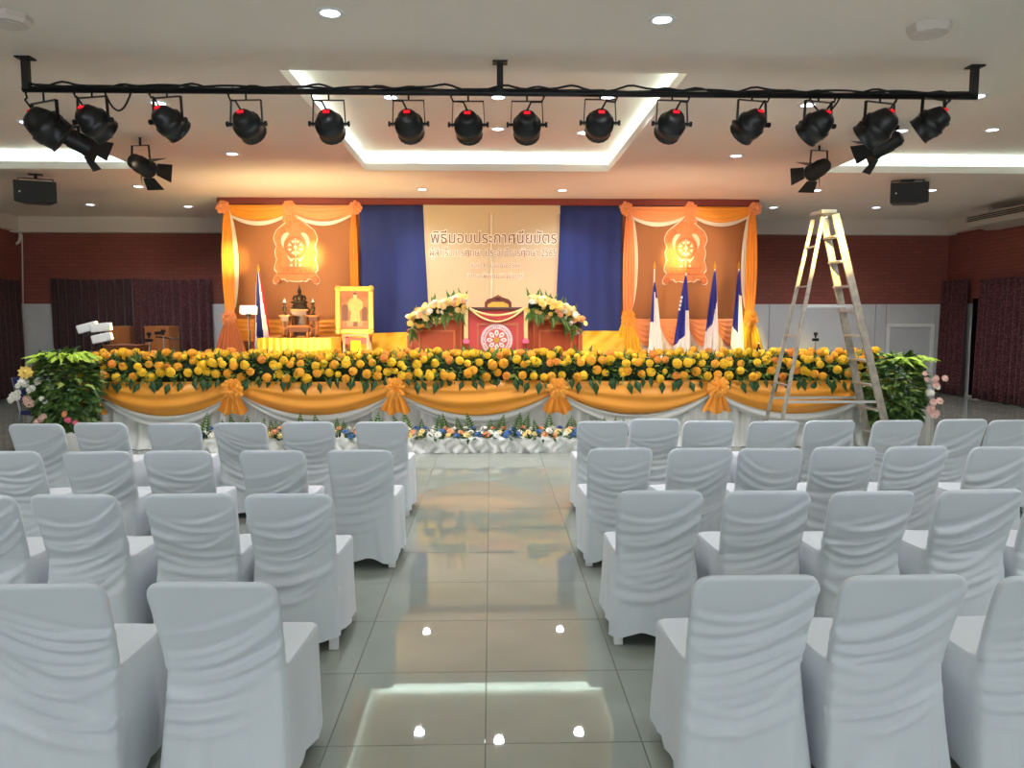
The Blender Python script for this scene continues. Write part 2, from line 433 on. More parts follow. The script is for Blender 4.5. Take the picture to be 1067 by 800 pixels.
curtain('window_curtain', 'dark burgundy floral curtain, left half of the closed pair behind the brown cabinets', (a, YB - .03, 0), (b, YB - .03, 0), .02, 2.45, m_burg_d, seed=1, sag=.03)
curtain('window_curtain', 'burgundy floral curtain, right half of the closed pair beside the stage backdrop', (b, YB - .03, 0), (e, YB - .03, 0), .02, 2.45, m_burg, seed=2, sag=.03)
curtain('window_curtain', 'narrow burgundy floral curtain in the far right corner beside the white door', (XR - .03, 16.4, 0), (XR - .03, 15.52, 0), .02, 2.42, m_burg, seed=3, flat_normal=(-1, 0, 0), amp=.07)
curtain('window_curtain', 'wide burgundy floral curtain at the right edge of the photo', (XR - .06, 15.08, 0), (XR - .06, 12.5, 0), .02, 2.38, m_burg, seed=4, flat_normal=(-1, 0, 0), amp=.07)
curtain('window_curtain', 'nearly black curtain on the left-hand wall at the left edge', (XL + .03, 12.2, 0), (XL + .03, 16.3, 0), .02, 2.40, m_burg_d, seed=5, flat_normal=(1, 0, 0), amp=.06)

# ------------------------------------------------------------------ downlights
DL = [(344, 13, 0, 'large downlight nearest the camera, left of the coffer'), (690, 20, 0, 'large downlight nearest the camera, right of the coffer'),
      (519, 134, 1, 'downlight in the middle of the central lit coffer'), (430, 138, 1, 'downlight in the central coffer hidden behind the sixth spotlight from the left'), (608, 138, 1, 'downlight in the central coffer hidden behind the sixth spotlight from the right'), (407, 101, 1, 'downlight in the central coffer behind the bar, left one'),
      (519, 101, 1, 'downlight in the central coffer right behind the middle hanger of the bar'), (633, 101, 1, 'downlight in the central coffer behind the bar, right one'),
      (242, 160, 0, 'downlight on the warm ceiling left of the central coffer'), (767, 162, 0, 'downlight on the warm ceiling right of the central coffer'),
      (440, 197, 0, 'downlight before the stage above the left blue curtain'), (586, 198, 0, 'downlight before the stage above the right blue curtain'),
      (165, 107, 0, 'downlight just behind the bar above the third spotlight from the left'), (28, 127, 0, 'downlight at the far left behind the leftmost spotlight'),
      (144, 194, 0, 'downlight below the left barn-door fresnel lamp'), (94, 213, 0, 'downlight near the back wall beside the left loudspeaker'),
      (196, 215, 0, 'downlight near the back wall left of the stage backdrop'), (842, 109, 0, 'downlight just behind the bar at the third spotlight from the right'),
      (1018, 100, 0, 'downlight at the right end hanger of the bar'), (939, 136, 0, 'downlight between the two rightmost spotlights'),
      (1034, 135, 1, 'downlight at the right edge inside the right coffer line'), (851, 198, 0, 'downlight above the top of the ladder'),
      (806, 216, 0, 'downlight near the back wall right of the stage backdrop'), (913, 216, 0, 'downlight near the back wall left of the right loudspeaker'),
      (971, 198, 0, 'downlight right behind the right loudspeaker')]
dl_ring = MB().lathe([(.062, .0), (.066, -.008), (.092, -.010), (.098, -.004), (.098, .002)], 24, caps=False).mesh('trim_ring', m_white, True)
dl_disc = MB().lathe([(.064, -.003), (.064, -.006)], 20).mesh('diffuser', m_down)
def downlight(p, label, k=1.0):
    t = thing('downlight', label, 'downlight', p, group='recessed downlights')
    obj('trim_ring', dl_ring, t); obj('diffuser', dl_disc, t)
    lamp('SPOT', 'lamp_beam', t, (0, 0, -.03), (0, 0, -2), DOWN_W * k, DOWN_COL, spot_size=2.5, spot_blend=.8, shadow_soft_size=.06)
for px, py, up, lab in DL:
    downlight(G(px, py, CEIL + (DEEP if up else 0)), 'round white recessed ' + lab)
for k, x in enumerate((-6.9, -3.5, 3.4, 6.9)):  # unseen downlights added to give the hall more light
    downlight((x, 2.5, CEIL + (DEEP if abs(x) > 5 else 0)), 'added unseen downlight over the rear seats, %s from the left' % ('first', 'second', 'third', 'fourth')[k])
    downlight((x, -4, CEIL + (DEEP if abs(x) > 5 else 0)), 'added unseen downlight behind the camera, %s from the left' % ('first', 'second', 'third', 'fourth')[k])

# ------------------------------------------------------------------ flat ceiling boxes
def ceiling_box(px, py, label):
    p = G(px, py, CEIL)
    t = thing('ceiling_sensor', label, 'sensor', p, .5)
    s = .15
    MB().lathe([(s, 0), (s, -.035), (s * .86, -.06), (s * .3, -.066)], 8).build('housing', m_trim, t)
    MB().lathe([(s * .6, -.058), (s * .6, -.068), (s * .5, -.068)], 8).build('grille', m_trim, t)
ceiling_box(968, 27, 'flat white octagonal box on the ceiling above the right end of the bar')
ceiling_box(8, 16, 'flat white octagonal box on the ceiling in the top left corner')

# ------------------------------------------------------------------ hanging bar with spotlights
BY = 6.41
pl, pr = U(24, 92, BY), U(1018, 101, BY)
BZ = U(521, 97, BY).z
bar = thing('lighting_bar', 'long black steel lighting bar hung below the ceiling on three posts', 'bar', (0, BY, CEIL))
MB().tube([(pl.x, 0, BZ - CEIL), (pr.x, 0, BZ - CEIL)], .024, 12).build('pipe', m_black, bar, True)
for px in (pl.x + .03, U(521, 97, BY).x, pr.x - .03):
    MB().b2((px - .025, -.025, BZ - CEIL), (px + .025, .025, 0)).build('post', m_black, bar)
    MB().b2((px - .06, -.05, -.012), (px + .06, .05, 0)).build('mounting_plate', m_black, bar)
r = random.Random(3)
# cables lashed along the pipe, drooping now and then
for c in range(3):
    pts = []; n = 150
    for i in range(n + 1):
        u = i / n; x = pl.x + .05 + (pr.x - pl.x - .1) * u
        ph = u * 38 + c * 2
        pts.append((x, .03 * math.cos(ph), BZ - CEIL + .024 + .010 * math.sin(ph * 1.3 + c) + (.03 * max(0, math.sin(u * 47 + c * 1.7)) ** 6)))
    MB().tube(pts, .009, 5).build('cable', m_dark, bar, True)
def par_can(px, py, yawd, pitchd, label, roll=0, big=1.0):
    p = U(px, py, BY)
    t = thing('stage_spotlight', label, 'spotlight', (p.x, BY, BZ), group='spotlights on the bar')
    cz = p.z - BZ
    yw, pt = math.radians(yawd), math.radians(pitchd)
    d = Vector((math.sin(yw) * math.cos(pt), math.cos(yw) * math.cos(pt), -math.sin(pt)))
    M = Matrix.Translation((0, 0, cz)) @ frame_to(d).to_4x4() @ Matrix.Scale(big, 4)
    b = MB().lathe([(.0, -.125), (.055, -.122), (.078, -.105), (.098, -.06), (.112, -.015), (.126, -.01), (.126, .05), (.120, .055), (.114, .12), (.12, .125), (.12, .135), (.112, .135), (.11, .11)], 16, M).build('body', m_blackp, t, True)
    MB().lathe([(.109, .112), (.109, .116)], 16, M).build('lens', m_darkglass, b)
    side = Vector((math.cos(yw * .45), -math.sin(yw * .45), 0))
    c = Vector((0, 0, cz)); top = c + Vector((0, 0, .185))
    w_ = .142 * big
    y = MB()
    for s in (-1, 1): y.bar(c + side * s * w_ - Vector((0, 0, .02)), top + side * s * w_ * .93, .006, .028, side)
    y.bar(top - side * w_ * .95, top + side * w_ * .95, .028, .006, (0, 1, 0))
    y.build('yoke', m_black, t)
    MB().tube([top, (0, 0, -.02)], .008, 6).tube([(-.035, 0, -.02), (-.035, 0, .03), (.035, 0, .03), (.035, 0, -.02)], .009, 6).build('clamp', m_black, t)
    for s in (-1, 1): MB().tube([c + side * s * .12 * big, c + side * s * .160 * big, c + side * s * .1602 * big, c + side * s * .178 * big], [.012, .012, .022, .022], 8).build('knob', m_black, t)
    # red read-out on the upper back
    upv = (Vector((0, 0, 1)) - d * d.z).normalized()
    dp = c - d * .122 * big + upv * .028 * big
    n = -d
    MB().box(dp, (.052, .026, .016), Matrix((side, n.cross(side), n)).transposed()).build('display', m_redled, b)
    s = -1 if px < 520 else 1
    a = dp + upv * .02
    MB().tube([a, a + Vector((s * .03, -.03, .06)), Vector((s * .12, -.02, (a.z + 0) * .45)), Vector((s * .14, 0, -.03)), Vector((s * .10, 0, .03))], .008, 5).build('power_cable', m_dark, t, True)
    return t
PC = [(47, 131, 60, 34, 1.15), (97, 126, 30, 30, 1), (175, 126, 34, 32, .95), (257, 129, 12, 24, .93), (343, 129, 2, 24, .93), (426, 129, 4, 24, .93), (488, 130, 3, 24, .93), (549, 130, 2, 24, .93),
      (625, 128, 0, 18, .93), (700, 129, -8, 24, .93), (783, 129, -30, 30, .95), (852, 130, -38, 32, .97), (916, 131, -40, 34, 1.1), (972, 127, -50, 32, .97)]
BEAMS = {1: ((241, 270), 300, .10), 4: ((324, 266), 560, .085), 8: ((705, 267), 480, .085), 12: ((858, 262), 230, .36)}
onm = ['leftmost', 'second from the left', 'third from the left', 'fourth from the left', 'fifth from the left', 'sixth from the left', 'just left of the middle post', 'just right of the middle post',
       'sixth from the right', 'fifth from the right', 'fourth from the right', 'third from the right', 'second from the right', 'rightmost']
for i_, ((px, py, a, b, bg), nm) in enumerate(zip(PC, onm)):
    t = par_can(px, py, a, b, 'black round stage spotlight, %s on the hanging bar' % nm, big=bg)
    if i_ in BEAMS:                     # the few that are switched on
        (tx, ty), pw_, sz_ = BEAMS[i_]
        tg = U(tx, ty, 13.6) if i_ != 12 else U(tx, ty, 8.95)
        src = U(px, py, BY); d_ = (tg - src).normalized()
        lamp('SPOT', 'lamp_beam', t, src + d_ * .2 - Vector((src.x, BY, BZ)), tg - Vector((src.x, BY, BZ)), pw_ * 12, (1, .74, .22), spot_size=sz_, spot_blend=1.0, shadow_soft_size=.03)
# loose cable loops near the ends of the bar
def loop(a, b, drop, label):
    a, b = Vector(a), Vector(b)
    pts = [a.lerp(b, u / 10) - Vector((0, 0, drop * 4 * (u / 10) * (1 - u / 10))) for u in range(11)]
    return tag(MB().tube(pts, .008, 5).build('loose_cable', m_dark, None, True), label, 'cable')
loop((U(108, 92, BY).x, BY, BZ), (U(137, 92, BY).x, BY, BZ), .16, 'black cable looping under the bar right of the second spotlight')
loop((U(842, 100, BY).x, BY - .01, BZ), (U(876, 100, BY).x, BY - .01, BZ), .14, 'black cable looping under the bar above the ladder')

# ------------------------------------------------------------------ fresnel lamps with barn doors on the ceiling
def fresnel(px, py, Y, target, label, doors=(1, 1, 1, 1), W=FRESNEL_W, size=.8):
    p = U(px, py, Y)
    t = thing('fresnel_lamp', label, 'stage lamp', (p.x, Y, CEIL), group='barn-door lamps on the ceiling')
    c = Vector((0, 0, p.z - CEIL))
    d = (Vector(target) - Vector((p.x, Y, p.z))).normalized()
    M = Matrix.Translation(c) @ frame_to(d).to_4x4()
    b = MB().lathe([(.0, -.16), (.06, -.16), (.085, -.13), (.09, -.05), (.10, -.04), (.10, .12), (.108, .125), (.108, .15), (.095, .15)], 16, M).build('body', m_black, t, True)
    MB().lathe([(.09, .128), (.085, .14), (.05, .152), (.0, .155)], 16, M, caps=False).build('lens', m_warmlens, b, True)
    side = Vector((d.y, -d.x, 0)).normalized(); top = Vector((0, 0, -.06))
    y = MB()
    for s in (-1, 1): y.bar(c + side * s * .118, Vector((0, 0, min(-.06, c.z + .22))) + side * s * .105, .006, .03, side)
    y.bar(Vector((0, 0, min(-.06, c.z + .22))) - side * .11, Vector((0, 0, min(-.06, c.z + .22))) + side * .11, .03, .006, (0, 1, 0))
    y.tube([(0, 0, min(-.06, c.z + .22)), (0, 0, 0)], .014, 8).build('yoke', m_black, t)
    for k in range(4):
        a = k * PI / 2
        R = Matrix.Rotation(a, 4, 'Z')
        MM = M @ R
        vs = [MM @ Vector(v) for v in ((-.07, .10, .15), (.07, .10, .15), (.11, .19, .30), (-.11, .19, .30))]
        if doors[k]:
            o = MB().add(vs, [(0, 1, 2, 3)]).build('barn_door', m_black, t); o.modifiers.new('solid', 'SOLIDIFY').thickness = .004
    lamp('SPOT', 'lamp_beam', t, c + d * .2, c + d * 2, W, WARM, spot_size=size, spot_blend=.7, shadow_soft_size=.05)
TB = 13.6
fresnel(147, 172, 9.15, U(322, 272, TB), 'black barn-door stage lamp on the ceiling, inner one on the left side', W=FRESNEL_W, size=.62)
fresnel(78, 146, 8.45, U(440, 330, 12), 'black barn-door stage lamp on the ceiling behind the second spotlight from the left', W=FRESNEL_W, size=.6)
fresnel(853, 176, 9.35, U(705, 268, TB), 'black barn-door stage lamp on the ceiling, right above the ladder', W=FRESNEL_W, size=.55)
fresnel(924, 150, 8.45, U(580, 330, 12), 'black barn-door stage lamp on the ceiling behind the second spotlight from the right', W=FRESNEL_W, size=.6)

# ------------------------------------------------------------------ hanging loudspeakers
def speaker(px, py, Y, rz, label):
    p = U(px, py, Y)
    t = thing('hanging_loudspeaker', label, 'loudspeaker', (p.x, Y, CEIL), rz, 'loudspeakers on the ceiling')
    z = p.z - CEIL
    out = [(-.27, -.15), (.27, -.15), (.16, .17), (-.16, .17)]
    n = 4
    vs = [(x, y, z - .15) for x, y in out] + [(x, y, z + .15) for x, y in out]
    b = MB().add(vs, [(3, 2, 1, 0), (4, 5, 6, 7)] + [(i, (i + 1) % 4, (i + 1) % 4 + 4, i + 4) for i in range(4)]).build('cabinet', m_blackp, t, bevel=.012)
    MB().b2((-.25, -.158, z - .135), (.25, -.15, z + .135)).build('grille', mat('speaker_grille', (26, 28, 30), .6, bump=(300, .5)) if 'speaker_grille' not in MAT else MAT['speaker_grille'], b)
    MB().b2((-.2, -.162, z - .02), (-.18, -.157, z + .0)).build('badge', m_white, b)
    MB().bar((-.22, 0, z + .20), (.22, 0, z + .20), .03, .012, (0, 1, 0)).bar((-.22, 0, z + .2), (-.22, 0, z + .1), .03, .012, (0, 1, 0)).bar((.22, 0, z + .2), (.22, 0, z + .1), .03, .012, (0, 1, 0)).tube([(0, 0, z + .2), (0, 0, 0)], .022, 10).b2((-.09, -.06, -.015), (.09, .06, 0)).build('bracket', m_black, t)
speaker(38, 201, 11.5, .42, 'black loudspeaker hanging from the ceiling at the far left')
speaker(945, 202, 11.65, -.25, 'black loudspeaker hanging from the ceiling right of the ladder')

# ------------------------------------------------------------------ air conditioner under the ceiling on the right
ac = thing('air_conditioner', 'white ceiling-hung air conditioner by the right-hand wall', 'air conditioner', (9.33, 13.55, CEIL))
prof = [(.35, -.16), (.35, -.40), (.1, -.42), (-.25, -.36), (-.33, -.28), (-.33, -.16)]
n = len(prof)
vs = [(x, s * 1.0, z) for s in (-1, 1) for x, z in prof]
MB().add(vs, [tuple(range(n - 1, -1, -1)), tuple(range(n, 2 * n))] + [(i, (i + 1) % n, (i + 1) % n + n, i + n) for i in range(n)]).build('housing', mat('greyed_white_plastic', (176, 166, 154), .5), ac, bevel=.01)  # white toned down to an even warm grey
for k in range(3): MB().b2((-.345, -.92, -.19 - k * .035), (-.32, .92, -.205 - k * .035)).build('louvre', m_dark, ac)
for s in (-.8, .8): MB().tube([(0, s, 0), (0, s, -.17)], .012, 6).build('hanger_rod', m_steel, ac)

# ================================================================== THE STAGE
SX0, SX1 = U(99, 430, STAGE_Y).x, U(913, 430, STAGE_Y).x
BD = 13.68                                                     # plane of the backdrop
st = thing('stage_platform', 'raised stage platform behind the white skirt and flowers', 'stage', (0, 0, 0))
MB().b2((SX0, STAGE_Y + .04, 0), (SX1, BD + .35, STAGE_Z - .03)).build('platform_body', m_boxd, st)
MB().b2((SX0 - .02, STAGE_Y + .02, STAGE_Z - .03), (SX1 + .02, BD + .35, STAGE_Z)).build('stage_floor', mat('stage_carpet', (150, 60, 48), .9, noise=(8, .1)), st)

# backdrop: boards, header beam
bx = [U(p, 270, BD).x for p in (234, 375, 442, 583, 648, 784)]
HB = CEIL - .11
bd = thing('stage_backdrop', 'tall orange-brown backdrop wall across the rear of the stage', 'backdrop', (0, BD, STAGE_Z))
for a, b in ((bx[0], bx[1]), (bx[1], bx[2]), (bx[2], bx[3]), (bx[3], bx[4]), (bx[4], bx[5])):
    MB().b2((a + .002, 0, 0), (b - .002, .08, HB - STAGE_Z)).build('board', m_panelwood, bd)
MB().b2((bx[0] - .06, -.1, HB - STAGE_Z), (bx[5] + .06, .18, CEIL - STAGE_Z - .004)).build('header_beam', m_beam, bd)

# blue cloths
def hang(name, label, cat, a, b, z0, z1, y, m, pleat=.3, amp=.012, seed=0):
    r = random.Random(seed); ph = r.uniform(0, 6)
    def fn(u, v):
        x = a + (b - a) * u
        return (x + .012 * math.sin(v * 5 + ph) * (1 if u > .5 else -1) * (1 - v), y + amp * math.sin(2 * PI * x / pleat + ph + .4 * math.sin(v * 3)) - amp, z0 + (z1 - z0) * v)
    o = MB().grid(fn, 48, 16).build(name, m, None, True); o.modifiers.new('solid', 'SOLIDIFY').thickness = .004
    return tag(o, label, cat)
hang('blue_drape', 'plain royal blue cloth hanging left of the cream banner', 'drape', bx[1] + .01, bx[2] + .06, STAGE_Z, HB - .005, BD - .02, m_blue, seed=1)
hang('blue_drape', 'plain royal blue cloth hanging right of the cream banner', 'drape', bx[3] - .06, bx[4] - .01, STAGE_Z, HB - .005, BD - .02, m_blue, seed=2)

# cream banner in two lengths, with its four lines of lettering
BNY = BD - .075
bn = thing('ceremony_banner', 'cream cloth banner with four lines of brown Thai lettering over the podium', 'banner', (0, 0, 0))
xm = U(512, 270, BD).x
for a, b, sd in ((bx[2], xm + .004, 1), (xm - .002, bx[3], 2)):
    def fn(u, v, a=a, b=b, sd=sd):
        x = a + (b - a) * u
        e = (1 - abs(2 * (u if sd == 1 else 1 - u) - 0)) if False else ((1 - u) if sd == 1 else u)
        return (x + e * (.05 * math.sin(v * 3.1 + .4) * (1 if sd == 1 else -1) * (1 - v) + (.05 if sd == 1 else -.04) * (1 - v)), BNY - .003 * math.sin(v * 4 + sd) * e, STAGE_Z + .3 + (HB - .005 - STAGE_Z - .3) * v)
    c = MB().grid(fn, 14, 24).build('cloth', m_cream, bn, True); c.modifiers.new('solid', 'SOLIDIFY').thickness = .003
MB().b2((xm - .012, BNY - .0052, STAGE_Z + .3), (xm + .012, BNY - .002, HB - .01)).build('seam', m_ivory, bn)
hem = MB().b2((bx[2], BNY - .010, HB - .15), (bx[3], BNY - .004, HB - .005)).build('top_hem', m_cream, bn)
def text_mesh(s, name, width, x0, zbase, y, m, offset=0, squash=1.0, parent=None, thick=.002, ref=None):
    cu = bpy.data.curves.new('lettering', 'FONT'); cu.body = s; cu.size = 1; cu.offset = offset; cu.fill_mode = 'FRONT'; cu.extrude = 0; cu.resolution_u = 3
    o = bpy.data.objects.new('lettering', cu); C.objects.link(o)
    dg = bpy.context.evaluated_depsgraph_get()
    me = bpy.data.meshes.new_from_object(o.evaluated_get(dg))
    bpy.data.objects.remove(o); bpy.data.curves.remove(cu)
    xs_ = [v.co.x for v in me.vertices]
    lo, hi = (min(xs_), max(xs_)) if ref is None else ref
    k = width / (hi - lo)
    for v in me.vertices:
        x, z = v.co.x, v.co.y
        v.co = (x0 + (x - lo) * k, y, zbase + z * k * squash)
    me.materials.clear(); me.materials.append(m); me.update(); me.name = name
    return obj(name, me, parent), (lo, hi)
LN = [('พิธีมอบประกาศนียบัตร', 449, 580, 253.3, m_txt, 1.15), ('ผู้สำเร็จการศึกษา ประจำปีการศึกษา 2565', 448, 579.5, 266.8, m_txt2, 1.35),
      ('วันที่ 31 มีนาคม 2566', 490.5, 542, 278.8, m_txt2, 1.1), ('วิทยาลัยเทคนิคมีนบุรี', 487, 545.5, 290, m_txt2, 1.1)]
for s, a, b, base, m, sq in LN:
    pa, pb = U(a, base, BNY), U(b, base, BNY)
    o, ref = text_mesh(s, 'lettering', pb.x - pa.x, pa.x, pa.z, BNY - .0085, m, -.004, sq, bn)
    text_mesh(s, 'lettering_outline', pb.x - pa.x, pa.x, pa.z, BNY - .0065, m_txtw, .05, sq, bn, ref=ref)

# ------------------------------------------------------------------ satin swags, rosettes, tails
def swag_mesh(a, b, zt, sag, hend, y, bulge, nf, seed=0, v0=0, v1=1, nu=36, nv=22, extra=0, extra_end=0, yoff=0, pw=1.0):
    r = random.Random(seed); ph = r.uniform(0, 6)
    def fn(u, v):
        v = v0 + (v1 - v0) * v
        s = (4 * u * (1 - u)) ** pw
        h = hend + extra_end + (sag + extra - hend - extra_end) * s
        f = .5 + .5 * math.sin(2 * PI * nf * v ** .9 + ph + .9 * math.sin(u * 5 + ph))
        z = zt - v * h - .01 * s * f
        yy = y + yoff - bulge * (.35 + .65 * s) * (math.sin(PI * min(1, v * .9 + .08)) ** .6) - (.014 + .16 * bulge) * f * (.5 + .5 * s)
        return (a + (b - a) * u, yy, z)
    return MB().grid(fn, nu, nv)
def rosette(mb, c, r, n=9, seed=0, ny=-1, mi=0, flat=.5):
    """ruffled satin flower facing -y"""
    rd = random.Random(seed); c = Vector(c)
    for layer, (rr, tilt, nn) in enumerate(((1, .25, n), (.72, .55, n - 2), (.42, .95, n - 4))):
        for k in range(nn):
            a = 2 * PI * (k + .5 * layer) / nn + rd.uniform(-.15, .15)
            R = r * rr * rd.uniform(.88, 1.1)
            w_ = 4.6 * R / nn
            rad = Vector((math.cos(a), 0, math.sin(a))); tan = Vector((-math.sin(a), 0, math.cos(a))); out = Vector((0, -1, 0))
            p = []
            for i in range(4):
                t = i / 3
                for j in (-1, -.33, .33, 1):
                    wv = w_ * (.3 + .9 * math.sin(PI * min(1, t * .75 + .1)))
                    q = c + rad * R * t * (1 - .25 * tilt * t) + tan * wv * j * .6 + out * (r * flat * tilt * math.sin(t * 1.7) + r * .14 * (1 - abs(j)) + layer * r * .12)
                    p.append(q)
            fs = [(i * 4 + j, i * 4 + j + 1, i * 4 + j + 5, i * 4 + j + 4) for i in range(3) for j in range(3)]
            mb.add(p, fs, mi)
    mb.ball(c + Vector((0, -r * .35 * flat * 2, 0)), r * .2, 8, 6, mi=mi)
    return mb
def fan(mb, c, w_top, w_bot, h, n, seed=0, mi=0, y0=.02):
    """pleated tail spreading downward from c"""
    rd = random.Random(seed); ph = rd.uniform(0, 6); c = Vector(c)
    def fn(u, v):
        x = (u - .5) * (w_top + (w_bot - w_top) * v ** .8)
        zz = -h * v * (1 - .12 * abs(2 * u - 1) ** 2) + .02 * v * math.sin(u * 2 * PI * n * .5 + ph)
        return (c.x + x, c.y - y0 - (.012 + .02 * v) * math.sin(2 * PI * n * u + ph) - .02 * math.sin(PI * v), c.z + zz)
    return mb.grid(fn, n * 8, 10)

def panel_dressing(x0, x1, side, m1, seed):
    """top swags, rosettes, side drapes and lower swags around one backdrop panel"""
    y = BD - .05
    zt = U(300, 214, BD).z
    xc = (x0 + x1) / 2
    W = 'left' if side < 0 else 'right'
    for k, (a, b) in enumerate(((x0 + .08, xc - .02), (xc + .02, x1 - .08))):
        nm = ('left', 'right')[k]
        o = thing('satin_swag', 'peach satin swag with ivory edge, %s half of the top of the %s backdrop panel' % (nm, W), 'swag', (0, 0, 0), group='swags on the backdrop')
        mm = m1[k]
        d = swag_mesh(a, b, zt, .27, .13, y, .06, 3.5, seed + k).build('drape', mm, o, True); d.modifiers.new('solid', 'SOLIDIFY').thickness = .003
        e = swag_mesh(a, b, zt, .27, .13, y, .045, 2, seed + k, .8, 1.0, nv=6, extra=.075, extra_end=.03, yoff=.012).build('ivory_edge', m_ivory, o, True); e.modifiers.new('solid', 'SOLIDIFY').thickness = .003
    for nm, xx, rr, tail in (('left', x0 + .04, .125, 0), ('middle', xc, .135, 1), ('right', x1 - .04, .125, 0)):
        o = thing('satin_rosette', 'ruffled peach satin rosette at the %s of the top of the %s backdrop panel' % (nm, W), 'rosette', (xx, y, zt - .05), group='rosettes on the backdrop')
        rosette(MB(), (0, -.06, 0), rr, 11, seed + int(xx * 10)).build('ruffles', m_peach, o, True)
        if tail: fan(MB(), (0, -.03, -.05), .11, .27, .20, 4, seed).build('tail', m_peach, o, True)
    # side columns of cloth, gathered low down
    zr = U(243, 331, BD).z
    for nm, xx, wd in (('left', x0 + .10, 1), ('right', x1 - .08, -1)):
        if side < 0 and nm == 'right': wcol = .14
        else: wcol = .21
        o = thing('side_drape', '%s satin side drape of the %s backdrop panel' % (nm, W), 'drape', (xx, y, 0), group='side drapes on the backdrop')
        def fn(u, v, wcol=wcol, wd=wd):
            z = zr + (zt - .12 - zr) * v
            wv = wcol * (.38 + .62 * math.sin(PI * min(1, max(0, .12 + v * .86))) ** .7)
            return ((u - .5) * wv, -.05 - .016 * math.sin(2 * PI * 4 * u + v) - .03 * math.sin(PI * v), z)
        MB().grid(fn, 32, 20).build('cloth', m_orange if side < 0 or nm == 'right' else m_peach, o, True)
        if not (side < 0 and nm == 'right'):
            def fe(u, v, wd=wd, wcol=wcol):
                z = zr + .1 + (zt - .2 - zr) * v
                wv = wcol * (.3 + .62 * math.sin(PI * min(1, .12 + v * .86)) ** .7)
                return (wd * (wv * .42 + .09 * u * math.sin(PI * v) ** .5), -.03 - .02 * math.sin(9 * u), z)
            MB().grid(fe, 6, 20).build('ivory_edge', m_ivory, o, True)
            rosette(MB(), (0, -.1, zr), .15, 11, seed + 5).build('gather', m_peach if side < 0 else m_orange, o, True)
            fan(MB(), (0, -.03, zr - .03), .14, .62, zr - STAGE_Z - .05, 7, seed).build('lower_fall', m_peach if side < 0 else m_yellow, o, True)
    # low swags along the foot of the panel
    zl = U(700, 332, BD).z
    if side > 0:
        n = 4
        for k in range(n):
            a, b = x0 + .2 + (x1 - x0 - .36) * k / n, x0 + .2 + (x1 - x0 - .36) * (k + 1) / n
            o = thing('satin_swag', 'peach satin swag over an ivory fall, %s from the left behind the flags' % ('first', 'second', 'third', 'fourth')[k], 'swag', (0, 0, 0), group='low swags behind the flags')
            swag_mesh(a, b, zl, .48, .16, y - .02, .05, 5, seed + k, nu=20).build('drape', m_peach, o, True)
            swag_mesh(a, b, zl, .5, .16, y - .02, .04, 2, seed, .8, 1, nu=20, nv=5, extra=.14, yoff=.014).build('ivory_edge', m_ivory, o, True)
        MB().grid(lambda u, v: (x0 + .1 + (x1 - x0 - .2) * u, y + .01 - .015 * math.sin(u * 150), STAGE_Z + (zl - .1 - STAGE_Z) * v), 160, 3).build('ivory_skirt', m_ivory, None, True)
        tag(bpy.data.objects['ivory_skirt'], 'pleated ivory skirt cloth at the foot of the right backdrop panel', 'skirt')
    else:
        o = swag_mesh(x0 + .2, x1 + .02, zl, .42, .38, y - .02, .04, 5, seed, nu=60).build('low_drape', m_orange, None, True)
        tag(o, 'gathered orange satin strip at the foot of the left backdrop panel behind the altar', 'drape')
panel_dressing(bx[0] - .0, bx[1], -1, (m_orange, m_peach), 11)
panel_dressing(bx[4], bx[5] + .02, 1, (m_peach, m_orange), 23)

# yellow satin along the foot of the blue cloths
for nm, a, b, sd in (('left', bx[1] - .08, bx[2] + .9, 3), ('right', bx[3] - .9, bx[4] + .04, 4)):
    zl = U(500, 346, BD).z
    def fn(u, v, a=a, b=b, sd=sd):
        x = a + (b - a) * u
        return (x, BD - .1 - .16 * (1 - v) ** 1.5 - .018 * math.sin(x * 7 + 9 * v + sd) - .014 * math.sin(x * 19 - 14 * v), STAGE_Z + .005 + (zl + .02 * math.sin(x * 2 + sd) - STAGE_Z) * v)
    tag(MB().grid(fn, 70, 14).build('yellow_drape', m_yellow, None, True), 'yellow satin draped along the foot of the %s blue cloth' % nm, 'drape')

